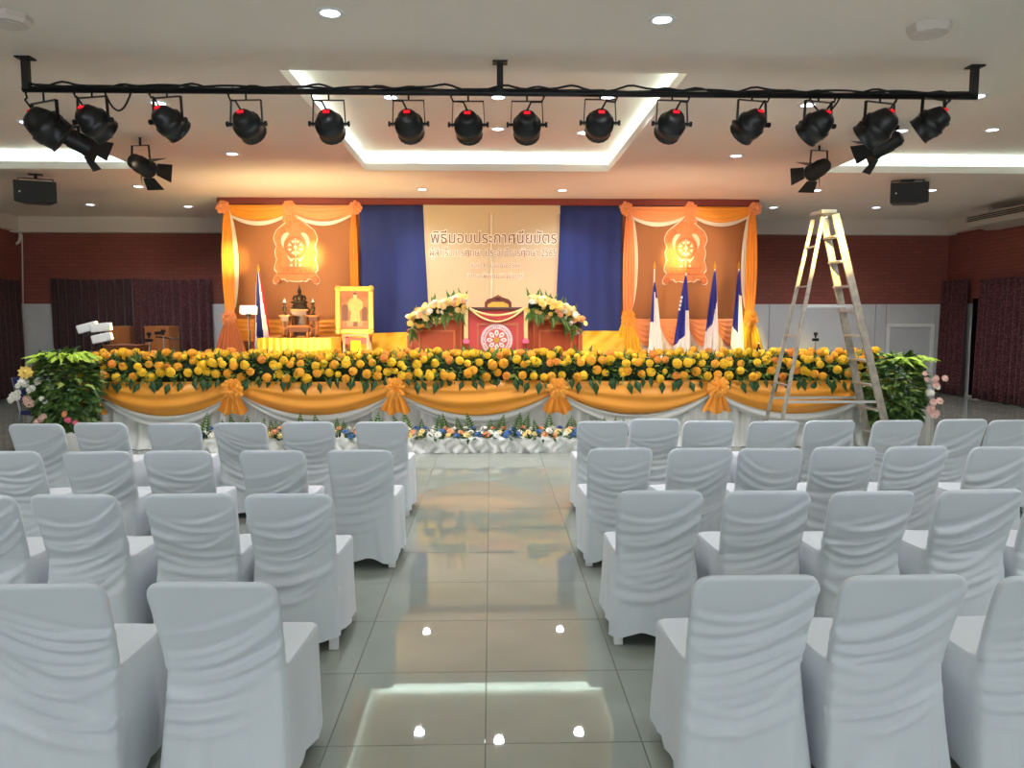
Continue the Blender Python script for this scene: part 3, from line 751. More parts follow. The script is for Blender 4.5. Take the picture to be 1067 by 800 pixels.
# ------------------------------------------------------------------ carved emblems
EMB = [(0, 95), (45, 100), (80, 125), (130, 165), (185, 205), (212, 260), (216, 300), (205, 330), (190, 370), (206, 420), (200, 470), (190, 500), (212, 560), (215, 600), (190, 630), (212, 665), (228, 700), (226, 735), (200, 748), (168, 738), (150, 700), (120, 695), (100, 715), (80, 722), (60, 712), (30, 720), (0, 722)]
def emblem(pxc, pyc, label):
    k = .1 * BD / FPX
    c = U(pxc, pyc, BD)
    t = thing('emblem_board', label, 'emblem', (c.x, BD - .005, c.z), group='emblems on the backdrop')
    def outl(g):
        h = [((x + (g if x else 0)) * k, (410 - z - (g if z > 500 else -g if z < 200 else 0)) * k) for x, z in EMB]
        return h[::-1] + [(-x, z) for x, z in h[1:-1]]
    MB().prism([(x, z) for x, z in outl(9)], -.02, 0).build('rim', m_embw, t)
    MB().prism(outl(0), -.035, -.0205).build('plaque', m_emb, t)
    def ring(r0, r1, cz, y0, y1, m, name, par=t, n=40):
        vs, fs = [], []
        for i in range(n):
            a = 2 * PI * i / n
            for r_ in (r0, r1):
                for y in (y0, y1): vs.append((r_ * k * math.cos(a), y, cz * k + r_ * k * math.sin(a)))
        for i in range(n):
            b, d = i * 4, ((i + 1) % n) * 4
            fs += [(b, b + 2, d + 2, d), (b + 1, d + 1, d + 3, b + 3), (b, d, d + 1, b + 1), (b + 2, b + 3, d + 3, d + 2)]
        return MB().add(vs, fs).build(name, m, par)
    wz = 410 - 378
    ring(92, 108, wz, -.05, -.035, m_embd, 'wheel_rim')
    ring(0.5, 18, wz, -.05, -.035, m_embw, 'wheel_hub')
    for i in range(8):
        a = 2 * PI * (i + .5) / 8
        out = []
        for (rr, tt) in ((42, 0), (62, .24), (76, .20), (72, 0), (76, -.20), (62, -.24)):
            out.append((rr * k * math.cos(a + tt), wz * k + rr * k * math.sin(a + tt)))
        MB().prism(out[::-1], -.047, -.036).build('heart_petal', m_embw, t)
    for s in (-1, 1):
        cres = [(58, 240), (80, 230), (108, 240), (130, 265), (142, 300), (140, 340), (122, 385), (118, 340), (104, 305), (86, 280), (74, 262)]
        o_ = [(s * x * k, (410 - z) * k) for x, z in cres]
        MB().prism(o_ if s < 0 else o_[::-1], -.047, -.036).build('crescent', m_embw, t)
        fl_ = [(12, 490), (50, 495), (88, 455), (70, 500), (58, 512), (44, 530), (30, 512)]
        o_ = [(s * x * k, (410 - z) * k) for x, z in fl_]
        MB().prism(o_ if s < 0 else o_[::-1], -.047, -.036).build('flourish', m_embw, t)
        MB().lathe([(14 * k, 0), (14 * k, .012)], 10, Matrix.Translation((s * 45 * k, -.036, (410 - 560) * k)) @ Matrix.Rotation(PI / 2, 4, 'X')).build('dot', m_embw, t)
        MB().lathe([(36 * k, 0), (30 * k, .02), (12 * k, .024)], 14, Matrix.Translation((s * 195 * k, -.034, (410 - 712) * k)) @ Matrix.Rotation(PI / 2, 4, 'X')).build('scroll', m_embd, t)
    MB().b2((-4 * k, -.044, (410 - 575) * k), (4 * k, -.036, (410 - 280) * k)).build('staff', m_embw, t)
    MB().b2((-170 * k, -.05, (410 - 590) * k), (170 * k, -.035, (410 - 582) * k)).b2((-185 * k, -.05, (410 - 655) * k), (185 * k, -.035, (410 - 640) * k)).build('plinth_line', m_embd, t)
    r = random.Random(5)
    lob = MB()
    for s in (-1, 1):
        for (x, z, q) in ((150, 250, 30), (165, 300, 26), (160, 440, 28), (165, 500, 24), (150, 550, 26), (110, 205, 24), (60, 165, 24), (90, 615, 22), (40, 620, 20), (140, 615, 20)):
            lob.lathe([(q * k, 0), (q * k * .6, .012), (.001, .014)], 8, Matrix.Translation((s * x * k, -.034, (410 - z) * k)) @ Matrix.Rotation(PI / 2, 4, 'X'), caps=False)
    lob.build('carved_scrollwork', m_emb, t, True, kind='stuff')
emblem(308.5, 261, 'carved gold-orange wheel emblem with white rim on the left backdrop panel')
emblem(714, 262, 'carved gold-orange wheel emblem with white rim behind the flags on the right')

# ------------------------------------------------------------------ flags
def flag(px, ptip, Y, colfn, mats, label, flagtop, wl, wr, L, seed, lean=0, tipm=m_gold):
    tip = U(px, ptip, Y)
    t = thing('flag_on_pole', label, 'flag', (tip.x, Y, STAGE_Z), group='flags on the stage')
    H = tip.z - STAGE_Z
    MB().lathe([(.15, 0), (.15, .02), (.05, .05), (.025, .10), (.016, .12)], 16).build('base', m_steel, t, True)
    MB().tube([(0, 0, .1), (lean, 0, H - .12)], .013, 8).build('pole', m_ivory, t, True)
    MB().lathe([(.012, 0), (.022, .02), (.02, .05), (.001, .13)], 10, Matrix.Translation((lean, 0, H - .13))).build('finial', tipm, t, True)
    r = random.Random(seed); ph = r.uniform(0, 6)
    ft = H - flagtop
    def fn(u, v):
        g = v ** .8
        x = lean * (1 - .5 * v) + (-wl * (1 - u) + wr * u) * (.06 + .94 * g)
        e = (abs(2 * u - 1)) * .06 * v
        return (x, -.02 - .05 * g * math.sin(2 * PI * 2.3 * u + ph) - .03 * g, ft - L * v * (1 - .12 * math.sin(u * 2.7 + ph)) + e)
    cl = MB().grid(fn, 30, 30, mi=colfn).build('cloth', mats, t, True); cl.modifiers.new('solid', 'SOLIDIFY').thickness = .003
    return t
BW = [m_navy, m_fwhite]
FY = 12.85
flag(682, 272, FY, lambda u, v: 0 if (u < .36 and v < .56) or (u > .6 and v < .2) or (v < .14) else 1, BW, 'mostly white flag with blue edge, leftmost of the four flags', .35, .10, .16, 1.35, 1)
f2 = flag(715, 276, FY, lambda u, v: 0 if (v < .74 and u < .72) or v < .42 else 1, BW, 'mostly blue flag with small white mark, second of the four flags', .18, .24, .08, 1.55, 2)
for k in range(4): MB().box((-.085 - .012 * k, -.085, 1.17 - .065 * k), (.03, .004, .045), Matrix.Rotation(.2, 3, 'Y')).build('white_mark', m_fwhite, f2)
flag(745, 272, FY, lambda u, v: 0 if v < .78 - .55 * u ** 1.4 else 1, BW, 'blue flag with white lower corner, third of the four flags', .16, .19, .10, 1.55, 3)
flag(770, 272, FY, lambda u, v: 0 if (v < .72 and u < .5) or (v < .28) else 1, BW, 'blue and white flag in front of the right side drape, rightmost of the four', .16, .14, .12, 1.5, 4)
def thai(u, v):
    s = u + .25 * (1 - v) - .12
    return 0 if s > .82 else 1 if s > .62 else 2 if s > .22 else 1 if s > .1 else 0
flag(269, 275, 12.75, thai, [m_red, m_fwhite, m_thaib], 'red, white and navy striped national flag left of the altar', .12, .14, .22, 1.55, 6)

# ------------------------------------------------------------------ altar group on the left of the stage
TY = 12.0
a, b = U(268, 352, TY), U(345, 352, TY)
tbl = thing('altar_table', 'low altar table with pleated yellow satin skirt', 'table', ((a.x + b.x) / 2, TY, STAGE_Z))
hw = (b.x - a.x) / 2; hz = a.z - STAGE_Z
MB().b2((-hw + .02, .02, hz - .03), (hw - .02, .78, hz)).build('table_top', m_yellow, tbl, bevel=.006)
def fn(u, v):
    P = [(-hw, .78), (-hw, 0), (hw, 0), (hw, .78)]; L = [.78, 2 * hw, .78]; s = u * sum(L)
    k = 0
    while k < 2 and s > L[k]: s -= L[k]; k += 1
    p = Vector(P[k]).lerp(Vector(P[k + 1]), s / L[k])
    n = [(-1, 0), (0, -1), (1, 0)][k]
    f = .02 * math.sin(u * 2 * PI * 26) * (1.2 - v)
    return (p.x + n[0] * f, p.y + n[1] * f, .004 + (hz - .006) * v)
MB().grid(fn, 260, 4).build('skirt', m_yellow, tbl, True)
for x in (-hw + .1, hw - .1):
    for y in (.1, .7): MB().b2((x - .02, y - .02, 0), (x + .02, y + .02, hz - .03)).build('leg', m_teak, tbl)

def altar_stand(px0, px1, pytop, Y, zb, depth, label):
    a, b = U(px0, pytop, Y), U(px1, pytop, Y)
    W = b.x - a.x; H = a.z - zb
    t = thing('altar_stand', label, 'stand', ((a.x + b.x) / 2, Y, zb), group='gilded altar stands')
    MB().b2((-W / 2 - .02, -.02, H - .03), (W / 2 + .02, depth + .02, H)).build('stand_top', m_gteak, t, bevel=.005)
    MB().b2((-W / 2 + .01, 0, H - .10), (W / 2 - .01, depth, H - .03)).build('apron', m_teak, t)
    for x in (-W / 2 + .03, W / 2 - .03):
        for y in (.03, depth - .03):
            MB().tube([(x * .92, y, H - .08), (x, y, H * .6), (x * .95, y, H * .25), (x * 1.05, y, 0)], [.026, .02, .018, .026], 8).build('leg', m_gteak, t, True)
    if H > .35:
        MB().b2((-W / 2 + .02, .01, H * .36), (W / 2 - .02, depth - .01, H * .36 + .025)).build('shelf', m_gteak, t)
        MB().b2((-W / 2 + .05, .05, 0.02), (W / 2 - .05, depth - .05, H - .1)).build('carved_panel', m_teak, t)
    return t
zt_ = STAGE_Z + hz
altar_stand(302, 320, 322, 12.4, zt_, .26, 'tall middle altar stand carrying the seated statue')
altar_stand(292, 301, 328, 12.18, zt_, .16, 'narrow altar stand left of the statue')
altar_stand(321, 331, 328, 12.18, zt_, .16, 'narrow altar stand right of the statue')
altar_stand(300, 322, 339, 12.06, zt_, .18, 'low front altar stand below the statue')
def vase(px, pytop, Y, label, zb):
    p = U(px, pytop, Y); H = p.z - zb
    t = thing('altar_vase', label, 'vase', (p.x, Y, zb), group='altar vases')
    MB().lathe([(.035, 0), (.038, .012), (.015, .03), (.03, .08), (.036, .11), (.016, H * .72), (.03, H - .01), (.032, H)], 14).build('body', m_bronze, t, True)
    MB().lathe([(.026, 0), (.001, .07)], 8, Matrix.Translation((0, 0, H - .005))).build('candle', m_ivory, t)
z1 = U(296, 328, 12.18).z
vase(296.5, 315, 12.26, 'small dark altar vase left of the seated statue', z1)
vase(326, 315, 12.26, 'small dark altar vase right of the seated statue', z1)
zs = U(311, 322, 12.4).z; ps = U(311.5, 296, 12.5)
bud = thing('seated_statue', 'dark bronze seated statue with pointed crown on the altar', 'statue', (ps.x, 12.52, zs))
h = ps.z - zs; k = h / .44
bud.scale = (1.25, 1.1, 1)
MB().lathe([(.13 * k, 0), (.135 * k, .02 * k), (.10 * k, .035 * k), (.115 * k, .06 * k), (.09 * k, .08 * k), (.1 * k, .10 * k)], 20).build('pedestal', m_bronze, bud, True)
s_ = MB()
s_.ball((0, 0, .125 * k), (.115 * k, .075 * k, .035 * k), 16, 8)
s_.ball((-.06 * k, -.04 * k, .12 * k), (.065 * k, .035 * k, .028 * k)).ball((.06 * k, -.04 * k, .12 * k), (.065 * k, .035 * k, .028 * k))
s_.lathe([(.055 * k, .12 * k), (.05 * k, .17 * k), (.062 * k, .225 * k), (.05 * k, .25 * k), (.02 * k, .262 * k), (.018 * k, .28 * k)], 14)
s_.tube([(-.065 * k, 0, .235 * k), (-.088 * k, -.015 * k, .18 * k), (-.05 * k, -.06 * k, .145 * k)], [.02 * k, .016 * k, .013 * k], 8)
s_.tube([(.065 * k, 0, .235 * k), (.088 * k, -.015 * k, .18 * k), (.07 * k, -.075 * k, .13 * k)], [.02 * k, .016 * k, .013 * k], 8)
s_.ball((0, -.004, .305 * k), (.03 * k, .032 * k, .036 * k)).lathe([(.03 * k, .325 * k), (.026 * k, .345 * k), (.014 * k, .36 * k), (.012 * k, .38 * k), (.001, .44 * k)], 12)
s_.build('figure', m_bronze, bud, True)

# portrait in a gilded frame on a small stand
PY = 12.35
pa, pb = U(350, 348, PY), U(388.5, 298, PY)
pt = thing('framed_portrait', 'gold-framed portrait of a seated figure in pale robes on a small stand', 'picture', ((pa.x + pb.x) / 2, PY, pa.z))
W, H = pb.x - pa.x, pb.z - pa.z
Rt = Matrix.Rotation(.07, 3, 'X')
def fr(mb): mb.v = [tuple(Rt.transposed() @ Vector(v)) for v in mb.v]; return mb
fw_ = .075
for (x0, x1, z0, z1_) in ((-W / 2, W / 2, 0, fw_), (-W / 2, W / 2, H - fw_, H), (-W / 2, -W / 2 + fw_, fw_, H - fw_), (W / 2 - fw_, W / 2, fw_, H - fw_)):
    fr(MB().b2((x0, -.03, z0), (x1, .03, z1_))).build('frame_rail', m_goldp, pt, bevel=.012)
for sx in (-1, 1):
    for z in (fw_ / 2, H - fw_ / 2): fr(MB().lathe([(.05, 0), (.045, .015), (.01, .02)], 10, Matrix.Translation((sx * (W / 2 - fw_ / 2), -.028, z)) @ Matrix.Rotation(PI / 2, 4, 'X'))).build('corner_ornament', m_goldp, pt, True)
pic = fr(MB().b2((-W / 2 + fw_, -.012, fw_), (W / 2 - fw_, .0, H - fw_))).build('picture', mat('picture_brown', (150, 90, 56), .5, noise=(5, .3)), pt)
def pp(pts, y, m, nm):
    o_ = [((x - .5) * (W - 2 * fw_), fw_ + z * (H - 2 * fw_)) for x, z in pts]
    fr(MB().prism(o_, y, -.011)).build(nm, m, pic)
m_robe = mat('painted_robe', (206, 146, 84), .6, noise=(16, .12)); m_skin = mat('painted_skin', (216, 160, 112), .6)
pp([(.25, .08), (.75, .08), (.8, .22), (.2, .22)], -.0122, mat('painted_floor', (186, 116, 80), .6), 'painted_floor')
pp([(.05, .22), (.27, .22), (.27, .62), (.16, .66), (.05, .62)], -.0122, mat('painted_dark_brown', (98, 58, 44), .6), 'painted_column')  # dark brown shared by the columns, hair and shoes of the picture
pp([(.76, .22), (.95, .22), (.95, .55), (.84, .6), (.76, .55)], -.0122, MAT['painted_dark_brown'], 'painted_column')
pp([(.34, .2), (.70, .2), (.68, .48), (.80, .56), (.78, .72), (.66, .80), (.56, .82), (.46, .82), (.34, .79), (.26, .68), (.30, .52), (.38, .46)], -.013, m_robe, 'painted_robe')
pp([(.47, .81), (.57, .81), (.585, .88), (.56, .94), (.48, .94), (.455, .88)], -.0135, m_skin, 'painted_head')
pp([(.46, .90), (.585, .90), (.57, .955), (.47, .955)], -.0138, MAT['painted_dark_brown'], 'painted_hair')
pp([(.44, .08), (.62, .08), (.60, .2), (.47, .2)], -.013, MAT['painted_dark_brown'], 'painted_shoes')
sa, sb = U(357, 350, PY), U(385, 350, PY)
ps_ = thing('portrait_stand', 'small wooden stand with white cloth under the framed portrait', 'stand', ((sa.x + sb.x) / 2, PY, STAGE_Z))
w2 = (sb.x - sa.x) / 2; hh = pa.z - STAGE_Z
MB().b2((-w2, -.04, hh - .04), (w2, .32, hh)).build('stand_top', m_podl, ps_, bevel=.004)
for x in (-w2 + .025, w2 - .025):
    for y in (-.015, .295): MB().b2((x - .02, y - .02, 0), (x + .02, y + .02, hh - .04)).build('leg', m_podl, ps_)
MB().b2((-w2 + .04, -.02, hh - .16), (w2 - .04, 0, hh - .06)).build('rail', m_pink, ps_)
MB().grid(lambda u, v: ((u - .5) * .16 * (1.3 - .3 * v), -.05 - .012 * math.sin(u * 18), .02 + (hh - .12) * v), 20, 4).build('hanging_cloth', m_yellow, ps_, True)

# small floodlight on a tripod, facing the altar
FLY = 11.2
p = U(259, 323, FLY)
fs_ = thing('floodlight_stand', 'white floodlight on a thin black tripod left of the altar', 'floodlight', (p.x, FLY, STAGE_Z))
hz_ = p.z - STAGE_Z
MB().tube([(0, 0, .05), (0, 0, hz_ - .07)], .013, 8).build('pole', m_black, fs_)
for k_ in range(3):
    an = k_ * 2 * PI / 3 + .5
    MB().tube([(0, 0, .22), (.2 * math.cos(an), .2 * math.sin(an), 0.008)], .009, 6).build('leg', m_black, fs_)
MB().box((0, 0, hz_), (.23, .10, .12), Matrix.Rotation(-.25, 3, 'X')).build('housing', m_white, fs_, bevel=.012)
MB().box((0, .054, hz_ + .013), (.20, .008, .09), Matrix.Rotation(-.25, 3, 'X')).build('lens', m_warmlens, fs_)
MB().b2((-.03, -.02, hz_ - .09), (.03, .02, hz_ - .055)).build('bracket', m_black, fs_)
lamp('SPOT', 'lamp_beam', fs_, (0, .12, hz_ + .02), (.7, 2.4, hz_ + 1.9), FLOOD_W * .9, (1, .8, .42), spot_size=2.5, spot_blend=.9, shadow_soft_size=.08)

# low footlights on the stage floor behind the marigolds
for px, nm, tx in ((335, 'left', 330), (700, 'right', 690)):
    p = U(px, 366, 10.35)
    t = thing('footlight', 'low black footlight behind the marigolds on the %s of the podium' % nm, 'stage lamp', (p.x, 10.35, STAGE_Z), group='footlights')
    R = Matrix.Rotation(.5, 3, 'X')
    MB().box((0, 0, .16), (.34, .12, .16), R).build('housing', m_black, t, bevel=.01)
    MB().box(Vector((0, 0, .16)) + R @ Vector((0, .063, 0)), (.3, .008, .13), R).build('lens', m_warmlens, t)
    MB().b2((-.18, -.06, 0), (.18, .06, .02)).b2((-.185, -.02, 0), (-.172, .02, .18)).b2((.172, -.02, 0), (.185, .02, .18)).build('bracket', m_black, t)
    tg = U(tx, 240, 13.6) - Vector((p.x, 10.35, STAGE_Z))
    lamp('SPOT', 'lamp_beam', t, (0, .12, .22), tg, FLOOD_W * (2.4 if nm == 'left' else 1.6), (1, .8, .42) if nm == 'left' else WARM, spot_size=2.3, spot_blend=1.0, shadow_soft_size=.12)

# ------------------------------------------------------------------ podium
PDY = 10.95
def UX(px, Y=PDY): return U(px, 340, Y).x
x1, x2, x3, x4 = UX(488), UX(549), U(424, 340, PDY + .45).x, U(607, 340, PDY + .45).x
zc = U(518, 320, PDY).z; zw = U(480, 324, PDY).z
pd = thing('podium', 'wide reddish wooden podium with angled wings and white round emblem', 'podium', (0, 0, STAGE_Z))
hc, hwg = zc - STAGE_Z, zw - STAGE_Z
MB().b2((x1, PDY, 0), (x2, PDY + .55, hc - .04)).build('centre_body', m_pod, pd)
MB().b2((x1 - .03, PDY - .05, hc - .04), (x2 + .03, PDY + .6, hc)).build('desk_top', mat('dark_wood_top', (86, 40, 30), .35), pd, bevel=.006)
MB().b2((x1 + .02, PDY - .02, .0), (x2 - .02, PDY, hc - .05)).build('front_cloth', m_pink, pd)
for (A, B, nm) in (((x3, PDY + .45), (x1, PDY + .02), 'l'), ((x2, PDY + .02), (x4, PDY + .45), 'r')):
    A, B = Vector(A), Vector(B); d = (B - A).normalized(); n = Vector((d.y, -d.x)); L = (B - A).length
    back = -n * .4
    ho = U(424, 343, PDY + .45).z - STAGE_Z
    hA, hB = (ho, hwg) if nm == 'l' else (hwg, ho)
    vs = [(p.x, p.y, 0) for p in (A, B, B + back, A + back)] + [(p.x, p.y, z) for p, z in ((A, hA), (B, hB), (B + back, hB), (A + back, hA))]
    wg = MB().add(vs, [(3, 2, 1, 0), (4, 5, 6, 7)] + [(i, (i + 1) % 4, (i + 1) % 4 + 4, i + 4) for i in range(4)]).build('wing', m_pod, pd)
    R = Matrix(((d.x, -n.x, 0), (d.y, -n.y, 0), (0, 0, 1)))
    for (s0, s1, za, zb) in ((.2, .80, hwg * .68, hwg * .71), (.2, .80, hwg * .1, hwg * .13), (.2, .23, hwg * .13, hwg * .68), (.77, .80, hwg * .13, hwg * .68), (.88, .90, .02, hwg * .9), (.07, .09, .02, hwg * .68)):
        if nm == 'r': s0, s1 = 1 - s1, 1 - s0
        c_ = A + d * L * (s0 + s1) / 2 + n * .008
        MB().box((c_.x, c_.y, (za + zb) / 2), (L * (s1 - s0), .016, zb - za), R).build('moulding', m_podl, wg)
for (a_, b_, za, zb) in ((x1 + .12, x2 - .12, hc * .74, hc * .77), (x1 + .12, x1 + .145, .05, hc * .74), (x2 - .145, x2 - .12, .05, hc * .74)):
    MB().b2((a_, PDY - .034, za), (b_, PDY - .02, zb)).build('moulding', m_podl, pd)
# the round seal
c = U(517.5, 354, PDY); sr = 16.5 * PDY / FPX
seal = MB().lathe([(sr, 0), (sr, .012), (sr * .97, .016)], 48, Matrix.Translation((c.x, PDY - .034, c.z - STAGE_Z)) @ Matrix.Rotation(PI / 2, 4, 'X')).build('seal_disc', m_fwhite, pd)
def at_seal(r_, a_, y_): return (c.x + r_ * math.cos(a_), PDY - .05 - y_, c.z - STAGE_Z + r_ * math.sin(a_))
def seal_ring(r0, r1, y_, m, nm, n=48):
    vs, fs = [], []
    for i in range(n):
        a_ = 2 * PI * i / n
        vs += [at_seal(r0, a_, y_), at_seal(r1, a_, y_)]
    fs = [(2 * i, 2 * i + 1, (2 * i + 3) % (2 * n), (2 * i + 2) % (2 * n)) for i in range(n)]
    o = MB().add(vs, fs).build(nm, m, seal); o.modifiers.new('solid', 'SOLIDIFY').thickness = .002; return o
m_sealr = mat('seal_pink', (222, 112, 92), .6)
seal_ring(sr * .68, sr * .71, .002, m_sealr, 'seal_ring'); seal_ring(sr * .93, sr * .955, .002, m_sealr, 'seal_ring')
seal_ring(0.002, sr * .67, .001, m_sealr, 'seal_field')
for i in range(44):
    a_ = 2 * PI * i / 44
    R = Matrix.Rotation(-(a_), 3, 'Y')
    MB().box(at_seal(sr * .82, a_, .002), (sr * .1, .003, sr * (.05 + .02 * (i % 3))), R).build('seal_mark', m_sealr, seal)
for i in range(8):
    a_ = 2 * PI * i / 8
    out = [at_seal(sr * r_, a_ + t_, .004) for r_, t_ in ((.2, 0), (.42, .34), (.58, .2), (.64, 0), (.58, -.2), (.42, -.34))]
    MB().add(out, [(0, 1, 2, 3, 4, 5)]).build('seal_petal', m_fwhite, seal)
    out = [at_seal(sr * r_, a_ + t_, .006) for r_, t_ in ((.36, 0), (.45, .15), (.53, 0), (.45, -.15))]
    MB().add(out, [(0, 1, 2, 3)]).build('seal_petal_centre', m_gold, seal)
seal_ring(.001, sr * .16, .007, m_gold, 'seal_heart', 16)
# jasmine garlands over the front of the podium
for px, nm in ((485.5, 'left'), (548, 'right')):
    p0, p1 = U(px, 320, PDY - .06), U(px + .3, 358, PDY - .06)
    t = thing('jasmine_garland', 'cream jasmine garland with red tassel hanging on the %s of the podium front' % nm, 'garland', (p0.x, PDY - .065, p0.z), group='jasmine garlands on the podium')
    Lg = p0.z - p1.z
    pts, rs = [], []
    for i in range(31):
        pts.append((0, 0, -Lg * .86 * i / 30)); rs.append(.028 + .006 * (i % 2))
    MB().tube(pts, rs, 10).build('flower_string', m_fl['cream'], t, True)
    MB().lathe([(.02, 0), (.05, -.03), (.04, -.06), (.055, -Lg * .13), (.01, -Lg * .15)], 10, Matrix.Translation((0, 0, -Lg * .85))).build('tassel', m_fl['hot'], t, True)
for q_, dr in (('upper', .10), ('lower', .19)):
    a_, b_ = U(489, 321, PDY - .06), U(546, 321, PDY - .06)
    pts = [a_.lerp(b_, i / 40) - Vector((0, 0, dr * (1 - (2 * i / 40 - 1) ** 2))) for i in range(41)]
    tag(MB().tube(pts, [.013 + .003 * (i % 2) for i in range(41)], 8).build('flower_string', m_fl['cream'], None, True), 'thin %s cream flower string slung across the podium front' % q_, 'garland')
# carved chair behind the podium
ca, cb_ = U(505, 318, 11.9), U(533, 307, 11.9)
chz = cb_.z - STAGE_Z; cw = (cb_.x - ca.x) / 2
ch_ = thing('carved_chair', 'carved dark wooden armchair behind the podium, only its top showing', 'chair', ((ca.x + cb_.x) / 2, 11.9, STAGE_Z))
out = [(-cw, .5), (cw, .5), (cw, chz - .12), (cw * .8, chz - .07), (cw * .4, chz - .045), (0, chz), (-cw * .4, chz - .045), (-cw * .8, chz - .07), (-cw, chz - .12)]
bk = MB().prism(out, -.03, .03).build('backrest', mat('carved_wood', (112, 52, 34), .4), ch_, bevel=.01)
MB().prism([(-cw * .78, .55), (cw * .78, .55), (cw * .78, chz - .15), (cw * .4, chz - .11), (-cw * .4, chz - .11), (-cw * .78, chz - .15)], -.05, -.03).build('back_cushion', m_goldp, bk)
MB().ball((0, -.03, chz - .05), (.05, .02, .03)).build('crest', MAT['carved_wood'], bk, True)
MB().b2((-cw, -.03, .40), (cw, .5, .48)).build('seat', MAT['carved_wood'], ch_, bevel=.01)
for x in (-cw + .03, cw - .03):
    for y in (0, .46): MB().b2((x - .025, y - .025, 0), (x + .025, y + .025, .42)).build('leg', MAT['carved_wood'], ch_)

# flower sprays on the two wings of the podium
def bloom_mesh(name, m, seed, pts=9, ratio=.7):
    r = random.Random(seed); b = MB()
    for ly, (R, z, n) in enumerate(((1, 0, pts), (.72, .28, pts - 2), (.42, .5, pts - 4))):
        for k in range(n):
            a = 2 * PI * (k + ly * .5) / n + r.uniform(-.1, .1)
            d = Vector((math.cos(a), math.sin(a), 0)); t = Vector((-math.sin(a), math.cos(a), 0)); up = Vector((0, 0, 1))
            w_ = 1.9 * R / n * 1.6
            b.add([up * (z * ratio - .1), d * R * .6 + t * w_ + up * z * ratio, d * R * 1.0 + up * (z * ratio + .12), d * R * .6 - t * w_ + up * z * ratio], [(0, 1, 2), (0, 2, 3)])
    b.ball((0, 0, .4 * ratio), .36, 6, 4)
    return b.mesh(name, m, True)
BL = {c_: bloom_mesh('blossom', m_fl[c_], i) for i, c_ in enumerate(m_fl)}
def put_bloom(parent, c_, p, r_, n, name='blossom'):
    o = obj(name, BL[c_], parent); o.location = p; o.scale = (r_, r_, r_)
    o.rotation_euler = Vector(n).to_track_quat('Z', 'Y').to_euler(); return o
def spray(pix, label, seed, lvl):
    r = random.Random(seed)
    path = [U(px, py, Y) for px, py, Y in pix]
    t = thing('flower_spray', label, 'flowers', path[0], group='flower sprays on the podium')
    o = path[0]
    lf = MB(); core = MB()
    core.tube([q - o for q in path], [.05, .09, .1, .1, .07][:len(path)], 8)
    def P(u):
        s = u * (len(path) - 1); i = min(int(s), len(path) - 2); return path[i].lerp(path[i + 1], s - i) - o
    for i in range(230):
        u = r.random(); th = r.uniform(-.9, 2.9)
        n = Vector((r.uniform(-.3, .3), -math.cos(th - 1.2) * .9, math.sin(th))).normalized()
        put_bloom(t, r.choice(['yellow', 'cream', 'cream', 'white', 'peach', 'yellow']), P(u) + Vector((0, -.03, 0)) + n * r.uniform(.10, .17), r.uniform(.038, .056), n)
    for i in range(110):
        u = r.random()
        d = Vector((r.uniform(-1, 1), r.uniform(-1, -.1), r.uniform(-1.1, .2)))
        lf.leaf(P(u) + Vector((0, -.05, -.04)), d, (0, -.3, 1), r.uniform(.09, .16), r.uniform(.03, .05), .1)
    for i in range(14):
        u = r.random(); d = Vector((r.uniform(-.5, .5), r.uniform(-.3, .3), 1))
        lf.leaf(P(u) + Vector((0, 0, .07)), d, (0, -1, 0), r.uniform(.14, .22), .05, .05)
    for i in range(16):
        u = r.random(); d = Vector((r.uniform(-.7, .7), -.4, -1))
        lf.leaf(P(u) + Vector((0, -.06, -.04)), d, (0, -1, 0), r.uniform(.2, .3), .07, .05)
    core.build('moss_core', m_foam, t, True)
    lf.build('greenery', m_leaf[1], t, kind='stuff')
spray([(427, 340, PDY + .36), (441, 330, PDY + .26), (457, 323.5, PDY + .14), (473, 319.5, PDY + .04), (484, 318, PDY + .0)], 'cream and yellow flower spray on the left wing of the podium', 4, 0)
spray([(604, 340, PDY + .36), (592, 330, PDY + .26), (578, 323.5, PDY + .14), (562, 319.5, PDY + .04), (552, 318, PDY + .0)], 'cream and yellow flower spray on the right wing of the podium', 5, 0)

# ------------------------------------------------------------------ stage front: skirt, swags, bows
sk = thing('stage_skirt', 'white pleated voile skirt along the whole stage front', 'skirt', (0, 0, 0))
r = random.Random(9)
def fn(u, v):
    x = SX0 - .02 + (SX1 - SX0 + .04) * u
    f = math.sin(2 * PI * x / .145 + 1.2 * math.sin(x * 2.1)) + .5 * math.sin(2 * PI * x / .32 + 2)
    return (x, STAGE_Y - .05 + .022 * f * (1.25 - .6 * v) - .07 * max(0, .16 - v) / .16, .006 + (STAGE_Z - .03) * v)
MB().grid(fn, 620, 12).build('pleats', m_voile, sk, True)
for sx, xx in ((-1, SX0), (1, SX1)):
    MB().grid(lambda u, v: (xx + sx * (.03 + .018 * math.sin(u * 60)), STAGE_Y - .03 + 1.6 * u, .006 + (STAGE_Z - .03) * v), 90, 4).build('end_pleats', m_voile, sk, True)
anch = [U(p_, 405, STAGE_Y - .1).x for p_ in (99, 246, 413, 580, 745, 913)]
onum = ['leftmost', 'second from the left', 'middle', 'second from the right', 'rightmost']
zt = STAGE_Z + .06
